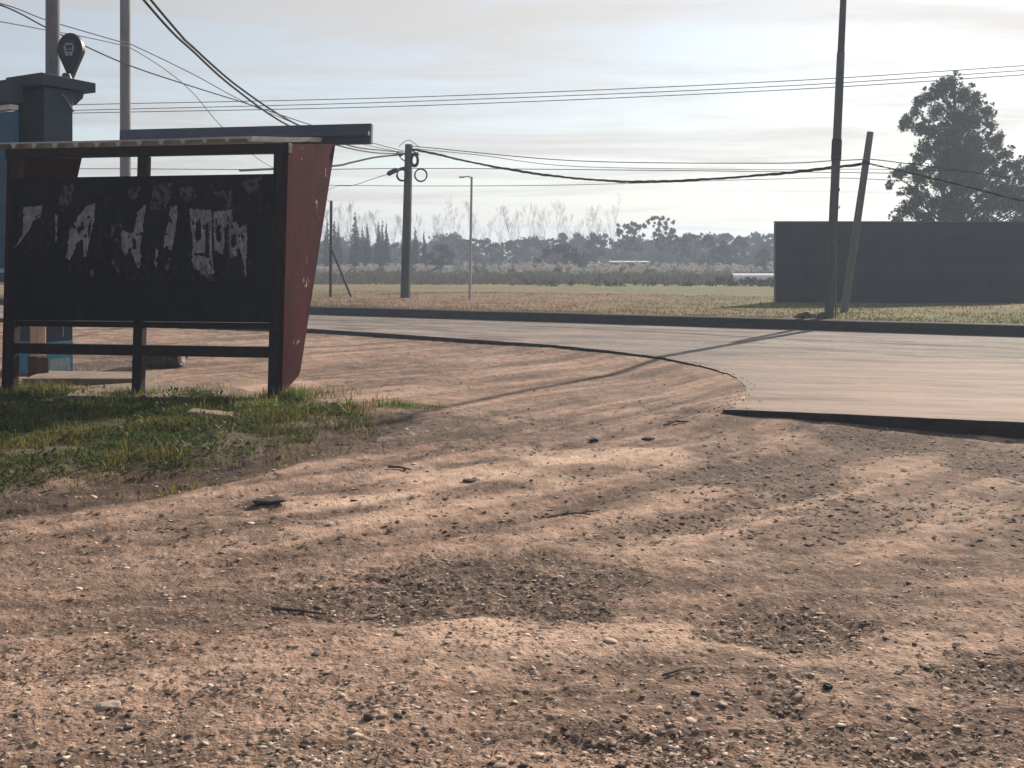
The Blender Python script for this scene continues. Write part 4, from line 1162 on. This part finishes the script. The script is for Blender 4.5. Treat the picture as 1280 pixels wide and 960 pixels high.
def place(protos_list, k, px, ytop, D, h0, label=None, group='keep', zb=.3, wide=1.0, squeeze=None):
    p = protos_list[k]
    o = p if id(p) not in used else copy_tree(p)
    used.add(id(p))
    top_z = CAMZ - (ytop - HY) / F * D
    s = (top_z - zb) / h0[k]
    o.location = ((px - 640) / F * D, D, zb); o.scale = (s * wide, s * wide, s); o.rotation_euler.z = random.uniform(0, 6.28)
    if label: o['label'] = label
    if group != 'keep':
        if group is None:
            if 'group' in o: del o['group']
        else: o['group'] = group
    return o


hs = [6.5, 7.5, 7.2, 5.6, 8.2]
sp = [  # singled-out crowns: px, row of the top, distance, kind, width, label
    (828, 268, 128, 4, .8, 'tallest open-crowned tree of the far treeline, above the small bright shed'),
    (790, 275, 132, 2, .75, 'second tallest far tree, leaning open crown left of the tallest one'),
    (885, 292, 125, 1, 1.1, 'broad dark far tree between the tallest one and the wall'),
    (945, 291, 150, 2, 1.1, 'pale open far tree whose crown ends just left of the dark wall'),
    (955, 310, 112, 0, .9, 'low dark round tree close beside the left end of the dark wall'),
    (925, 294, 128, 1, 1.0, 'dark rounded far tree second from the wall end'),
    (700, 303, 108, 3, 1.2, 'wide low dark tree standing before the treeline, middle of the photo'),
    (550, 303, 108, 3, .9, 'low dark bushy tree in front of the treeline, between utility pole and street lamp'),
    (742, 290, 130, 0, .9, 'mid-height far tree standing out left of the two tall open crowns'),
    (905, 300, 118, 0, 1.0, 'dark small crown just left of the rounded far tree near the wall'),
    (858, 290, 130, 2, .9, 'ragged far tree right of the tallest open crown'),
]
for px, yt, D, k, wd, lb in sp: place(protos, k, px, yt, D, hs, lb, None, wide=wd)
rnd = random.Random(77)
px = 330
while px < 1000:
    k = rnd.choice((0, 1, 1, 2, 3)); place(protos, k, px, rnd.uniform(299, 310) if px < 560 else rnd.uniform(289, 302), rnd.uniform(138, 165), hs, LB, GT, wide=rnd.uniform(.9, 1.3)); px += rnd.uniform(12, 21)
for px in range(1090, 1500, 38): place(protos, rnd.choice((0, 1, 2)), px, rnd.uniform(292, 305), rnd.uniform(140, 165), hs, LB, GT, wide=1.1)
for px in range(-420, 330, 48): place(protos, rnd.choice((0, 1, 2)), px, rnd.uniform(288, 303), rnd.uniform(140, 165), hs, LB, GT, wide=1.15)
LBC = 'slim dark cypress spire in the row at the left of the treeline'
cyp = [cypress(51, 7.0, 2.2, LBC, 'row of cypresses'), cypress(52, 6.5, 1.8, LBC, 'row of cypresses'), cypress(53, 7.4, 2.6, LBC, 'row of cypresses')]
hc = [6.0, 5.5, 6.3]
for px, yt, k, wd in ((409, 283, 0, 1.0), (418, 284, 1, 1.2), (423, 288, 0, .9), (444, 276, 0, 1.15), (453, 290, 1, .9), (459, 287, 1, 1.0), (473, 286, 0, 1.0), (478, 283, 2, .75), (483, 286, 1, .9), (519, 292, 0, 1.15), (530, 295, 1, .9), (392, 289, 2, .9), (372, 286, 0, 1)):
    place(cyp, k, px, yt, rnd.uniform(112, 120), hc, LBC, 'row of cypresses', wide=wd * .9)
LBB = 'leafless pale poplar rising faintly above the far treeline'
bare = [bare_tree(61 + i, 12, LBB, 'bare poplars behind the treeline') for i in range(3)]
hb = [12.6] * 3
px = 400
while px < 775:
    if not (528 < px < 540 or 575 < px < 583):
        place(bare, rnd.randrange(3), px, rnd.uniform(263, 284), rnd.uniform(170, 185), hb, LBB, 'bare poplars behind the treeline', wide=rnd.uniform(.9, 1.2))
    px += rnd.uniform(8, 17)

# far-off wood behind that reads as one mass
cl = []; rnd = random.Random(15)
for k in range(1500):
    D = rnd.uniform(168, 215); px = rnd.uniform(-700, 1750); zt = CAMZ + rnd.uniform(8, 33) / F * D
    q = P(px, HY, D); cl.append((q.x, q.y, rnd.uniform(.3, zt), rnd.uniform(1.0, 1.9)))
v, q = leaf_cloud(cl, 150000, .34, 8, .0, 1.0)
v[:, 2] = np.maximum(v[:, 2], .2)
tag(link('distant_wood', np_mesh('distant_wood', v, q), M['leaffar']), 'hazy far-off wood closing the field behind the single trees', 'wood', kind='stuff')

# scrub and pale plumed reeds before the treeline
n = 46000
D = RNG.uniform(69, 100, n); x = RNG.uniform(-62, 24, n)
hh = .80 + .4 * fbm(x * .12, D * .12, 141, 3) + .5 * fbm(x * .55, D * .55, 143, 3)
hh = hh * np.clip((D - 66) / 10, .35, 1) * RNG.uniform(.5, 1.05, n)
col = np.where(RNG.random((n, 1)) < .5, np.array((.11, .095, .065)), np.array((.07, .072, .05))) * RNG.uniform(.7, 1.3, (n, 1))
g = blades(x, D, np.full(n, .3), hh, RNG.uniform(.04, .12, n), col, .5)
tag(link('reeds', np_mesh('reeds', g[0], None, g[1], g[2]), M['reed']), 'grey-brown reeds filling the near side of the scrub strip', 'reeds', kind='stuff')
cl = []
for k in range(1500):
    D = rnd.uniform(76, 98); px = rnd.uniform(-900, 1100); q = P(px, HY, D)
    b_ = float(fbm(q.x * .16, D * .2, 147, 3))
    if b_ < -.12: continue
    cl.append((q.x, q.y, .3 + rnd.uniform(.75, 1.15) + .8 * max(0, b_), rnd.uniform(.14, .42)))
v, q = leaf_cloud(cl, 60000, .07, 19, .1, .8); v[:, 2] = np.maximum(v[:, 2], .4)
tag(link('pale_brush', np_mesh('pale_brush', v, q), M['plume']), 'pale fluffy seed heads along the top of the scrub strip', 'brush', kind='stuff')
cl = []
for k in range(330):
    px = rnd.uniform(-300, 1250); D = rnd.uniform(98, 106); q = P(px, HY, D); cl.append((q.x, q.y, rnd.uniform(.3, 1.25), rnd.uniform(.5, .95)))
for k in range(60):
    px = rnd.uniform(640, 960); D = rnd.uniform(63, 69); q = P(px, HY, D); cl.append((q.x, q.y, rnd.uniform(.25, .5), rnd.uniform(.2, .38)))
for k in range(70):
    q = P(rnd.uniform(895, 985), HY, rnd.uniform(62, 65.5)); cl.append((q.x, q.y, rnd.uniform(.3, .72), rnd.uniform(.16, .28)))
v, q = leaf_cloud(cl, 34000, .11, 18, .2, .8); v[:, 2] = np.maximum(v[:, 2], .25)
tag(link('scrub', np_mesh('scrub', v, q), M['brush']), 'dark low scrub behind and before the pale reeds', 'scrub', kind='stuff')

# far buildings
c = P(788, 336, 108); o = empty('far_shed', (c.x, c.y, .3), 'small far shed with a sunlit pale roof below the tall trees', 'shed')
MB().box(-1.6, 1.6, 0, 2.4, -.3, 1.42).build('wall', M['shedwall'], o)
MB().prism([(-.3, 1.50), (2.6, 1.62), (2.6, 1.67), (-.3, 1.55)], 'x', -1.9, 1.9).build('roof', M['roofmetal'], o)
for w0 in (-1.0, .4): MB().box(w0, w0 + .6, -.03, -.002, .5, 1.1).build('window', M['signblack'], o)
c = P(956, 342, 75); o = empty('polytunnel', (c.x, c.y, .3), 'low white polytunnel glimpsed beside the left end of the dark wall', 'polytunnel')
arc = [(math.cos(math.pi * i / 10) * .9, math.sin(math.pi * i / 10) * .78) for i in range(11)]
MB().prism([(a, .08 + .76 * b_) for a, b_ in arc] + [(-.9, -.2), (.9, -.2)], 'x', -2.2, 3.5).build('film_cover', M['polytunnel'], o)
MB().box(-2.24, -2.205, -.25, .25, -.1, .6).build('door_flap', M['shedwall'], o)

# ------------------------------------------------------------------ single things lying on the dirt
def lump(name, px, py, wpx, hpx, m, label, cat, seed, flat=.5, top_m=None):
    c = G(px, py); s = wpx / F * c.y * .5; z = gz(c.x, c.y); rnd = random.Random(seed)
    bm = bmesh.new(); bmesh.ops.create_icosphere(bm, subdivisions=2, radius=1)
    for v_ in bm.verts:
        k = 1 + .22 * math.sin(v_.co.x * 3.1 + seed) * math.cos(v_.co.y * 2.7 + seed * 2) + rnd.uniform(-.1, .1)
        v_.co = Vector((v_.co.x * s * k, v_.co.y * s * .75 * k, v_.co.z * hpx / F * c.y * .42 * k))
    me = bpy.data.meshes.new(name); bm.to_mesh(me); bm.free()
    o = link(name, me, m, loc=(c.x, c.y, z + hpx / F * c.y * .22)); o.rotation_euler.z = rnd.uniform(-.4, .4)
    return tag(o, label, cat)


lump('soil_clod', 338, 631, 40, 9, M['clod'], 'dark flat clod of soil on the dirt below the grass', 'soil clod', 4)
lump('stone', 742, 549, 13, 7, M['darkscrap'], 'small dark stone on the pale track, upper middle of the dirt', 'stone', 6)
lump('stone', 810, 549, 16, 6, M['clod'], 'flat brown stone right of the dark stone on the pale track', 'stone', 8)
lump('stone', 869, 864, 13, 7, M['darkscrap'], 'lone black stone on smooth pale dirt near the bottom', 'stone', 9)
lump('stone', 1035, 858, 13, 10, M['darkscrap'], 'black stone with a pale scrap on top, lower right', 'stone', 10)
lump('stone', 135, 885, 30, 11, M['palewood'], 'largest pale flat stone in the lower left gravel', 'stone', 12)
lump('stone', 460, 898, 15, 9, M['clod'], 'dark stone among pale gravel, bottom left of centre', 'stone', 13)
lump('stone', 498, 895, 12, 8, M['clod'], 'dark stone just right of another dark one in the bottom gravel', 'stone', 15)
lump('stone', 590, 600, 22, 5, M['clod'], 'low grey-brown stone on the light streak left of centre', 'stone', 14)
lump('stone', 1195, 812, 11, 5, M['clod'], 'small brown stone on the smooth dirt, far lower right', 'stone', 17)
lump('paper_scrap', 1116, 918, 12, 5, M['scrap'], 'small white scrap on the dirt in the bottom right corner', 'litter', 18)
lump('paper_scrap', 971, 453, 7, 4, M['scrap'], 'white scrap lying on the road corner by the dirt curve', 'litter', 19)
lump('paper_scrap', 588, 485, 6, 3, M['scrap'], 'tiny white scrap on the dirt left of the pole shadow', 'litter', 20)
lump('paper_scrap', 508, 536, 7, 3, M['scrap'], 'white scrap in the dark soil right of the grass', 'litter', 22)


def stick(name, pts, r, m, label, cat='stick'):
    q = [G(*p) for p in pts]; r *= .7; o0 = Vector((q[0].x, q[0].y, gz(q[0].x, q[0].y) + r))
    loc = [Vector((a.x, a.y, gz(a.x, a.y) + r * .9 + .004)) - o0 for a in q]
    o = MB().tube(loc, [r * (1 - .5 * i / (len(loc) - 1)) for i in range(len(loc))], 6).build(name, m); o.location = o0
    return tag(o, label, cat)
stick('stick', [(687, 645), (702, 641.5), (720, 642), (738, 646)], .011, M['twig'], 'dark crooked stick lying on the dirt right of centre')
stick('stick', [(705, 640), (728, 640), (749, 638)], .009, M['twig'], 'second dark stick crossing the crooked one')
stick('stick', [(340, 757), (372, 761), (408, 767)], .011, M['twig'], 'grey stick at the left end of the big dark leaf patch')
stick('stick', [(830, 537), (845, 534.5), (860, 536)], .018, M['twig'], 'short dark stick near the tip of the road slab edge')
stick('stick', [(674, 790), (686, 788), (697, 785)], .010, M['palewood'], 'pale wood splinter on the smooth dirt below the leaf patch')
stick('stick', [(455, 769), (466, 767), (476, 764)], .012, M['palewood'], 'pale wood splinter at the lower rim of the leaf patch')
stick('stick', [(828, 844), (850, 839), (870, 834)], .007, M['twig'], 'thin brown twig on the smooth pale dirt, lower right of centre')
stick('stick', [(1230, 819), (1241, 820), (1252, 821)], .007, M['twig'], 'short brown twig lying near the right edge of the dirt')
stick('stick', [(485, 585), (500, 584), (514, 585)], .016, M['twig'], 'dark stick on the light streak below the small grass patches')

# ------------------------------------------------------------------ sky, sun, air, camera
SUN_AZ, SUN_EL = R(32), R(26.5)
w = bpy.data.worlds.new('World'); scene.world = w; w.use_nodes = True
nt = w.node_tree; N = nt.nodes; L = nt.links; bg = N['Background']; bg.inputs['Strength'].default_value = .1
sky = N.new('ShaderNodeTexSky'); sky.sky_type = 'NISHITA'; sky.sun_disc = False
sky.sun_elevation = SUN_EL; sky.sun_rotation = SUN_AZ; sky.air_density = 1.0; sky.dust_density = .5; sky.ozone_density = 1.0
tc = N.new('ShaderNodeTexCoord'); sx = N.new('ShaderNodeSeparateXYZ'); L.new(tc.outputs['Generated'], sx.inputs[0])


def math_(op, a, b=None):
    n_ = N.new('ShaderNodeMath'); n_.operation = op
    for i, s in enumerate((a, b)):
        if s is None: continue
        if isinstance(s, (int, float)): n_.inputs[i].default_value = s
        else: L.new(s, n_.inputs[i])
    return n_.outputs[0]


zc = math_('MAXIMUM', sx.outputs['Z'], .03); zc = math_('ADD', zc, .05)
cxy = N.new('ShaderNodeCombineXYZ'); L.new(math_('DIVIDE', sx.outputs['X'], zc), cxy.inputs[0]); L.new(math_('DIVIDE', sx.outputs['Y'], zc), cxy.inputs[1])
mp = N.new('ShaderNodeMapping'); mp.inputs['Rotation'].default_value = (0, 0, R(24)); mp.inputs['Scale'].default_value = (.55, 1.25, 1); L.new(cxy.outputs[0], mp.inputs[0])
nz = N.new('ShaderNodeTexNoise'); nz.inputs['Scale'].default_value = .85; nz.inputs['Detail'].default_value = 10; nz.inputs['Roughness'].default_value = .62; nz.inputs['Distortion'].default_value = .5
L.new(mp.outputs[0], nz.inputs['Vector'])
mr = N.new('ShaderNodeMapRange'); mr.interpolation_type = 'SMOOTHSTEP'; mr.inputs[1].default_value = .36; mr.inputs[2].default_value = .66; mr.inputs[3].default_value = .50; mr.inputs[4].default_value = 1.0
L.new(nz.outputs['Fac'], mr.inputs[0])
mx = N.new('ShaderNodeMix'); mx.data_type = 'RGBA'
# thin cloud is brighter towards the sun, as real cirrus is
vd = N.new('ShaderNodeVectorMath'); vd.operation = 'DOT_PRODUCT'; L.new(tc.outputs['Generated'], vd.inputs[0])
vd.inputs[1].default_value = (math.sin(SUN_AZ) * math.cos(SUN_EL), math.cos(SUN_AZ) * math.cos(SUN_EL), math.sin(SUN_EL))
ph = math_('POWER', math_('ADD', math_('MULTIPLY', vd.outputs['Value'], .5), .5), 3.0)
ct = N.new('ShaderNodeMix'); ct.data_type = 'RGBA'; L.new(ph, ct.inputs[0]); ct.inputs[6].default_value = (.93, .97, 1.06, 1); ct.inputs[7].default_value = (1.03, .965, .89, 1)
lowz = N.new('ShaderNodeMapRange'); lowz.interpolation_type = 'SMOOTHSTEP'; lowz.inputs[1].default_value = .17; lowz.inputs[2].default_value = .01; L.new(sx.outputs['Z'], lowz.inputs[0])
cm = N.new('ShaderNodeMix'); cm.data_type = 'RGBA'; L.new(lowz.outputs[0], cm.inputs[0]); L.new(ct.outputs[2], cm.inputs[6]); cm.inputs[7].default_value = (1.13, 1.01, .87, 1)
ph = math_('ADD', math_('MULTIPLY', ph, 4.6), 1.45)
cv = N.new('ShaderNodeVectorMath'); cv.operation = 'SCALE'; L.new(cm.outputs[2], cv.inputs[0]); L.new(ph, cv.inputs['Scale'])
L.new(math_('MAXIMUM', mr.outputs[0], math_('MULTIPLY', lowz.outputs[0], .85)), mx.inputs[0]); L.new(sky.outputs[0], mx.inputs[6]); L.new(cv.outputs[0], mx.inputs[7])
L.new(mx.outputs[2], bg.inputs['Color'])

sd = Vector((math.sin(SUN_AZ) * math.cos(SUN_EL), math.cos(SUN_AZ) * math.cos(SUN_EL), math.sin(SUN_EL)))
sl = bpy.data.lights.new('sun', 'SUN'); sl.energy = 5.0; sl.angle = R(.55); sl.color = (1, .88, .735)
so = bpy.data.objects.new('sun', sl); COL.objects.link(so); so.rotation_euler = (-sd).to_track_quat('-Z', 'Y').to_euler()

mh = bpy.data.materials.new('air_haze'); mh.use_nodes = True; nt = mh.node_tree
nt.nodes.remove(nt.nodes['Principled BSDF']); pv = nt.nodes.new('ShaderNodeVolumePrincipled')
pv.inputs['Density'].default_value = .0017; pv.inputs['Color'].default_value = (.66, .80, 1.0, 1); pv.inputs['Anisotropy'].default_value = .25
nt.links.new(pv.outputs[0], nt.nodes['Material Output'].inputs['Volume'])
hz = MB().box(-720, 720, -720, 720, -1.6, 22).build('haze', mh)
tag(hz, 'thin bluish winter haze over the field', 'haze', kind='stuff')

cam = bpy.data.cameras.new('camera'); cam.sensor_width = 36; cam.sensor_fit = 'HORIZONTAL'; cam.lens = 36 * F / 1280
cam.shift_y = -(480 - HY) / 1280; cam.clip_end = 9000; cam.clip_start = .05
co = bpy.data.objects.new('camera', cam); COL.objects.link(co); co.location = (0, 0, CAMZ); co.rotation_euler = (R(90), 0, 0)
scene.camera = co
vs_ = scene.view_settings; vs_.view_transform = 'Standard'; vs_.look = 'None'; vs_.exposure = .52; vs_.gamma = 1; vs_.use_curve_mapping = False
cy = scene.cycles; cy.use_denoising = True; cy.max_bounces = 6; cy.diffuse_bounces = 3; cy.transparent_max_bounces = 8; cy.volume_bounces = 1
cy.sample_clamp_indirect = 6
try: cy.denoiser = 'OPENIMAGEDENOISE'
except Exception: pass
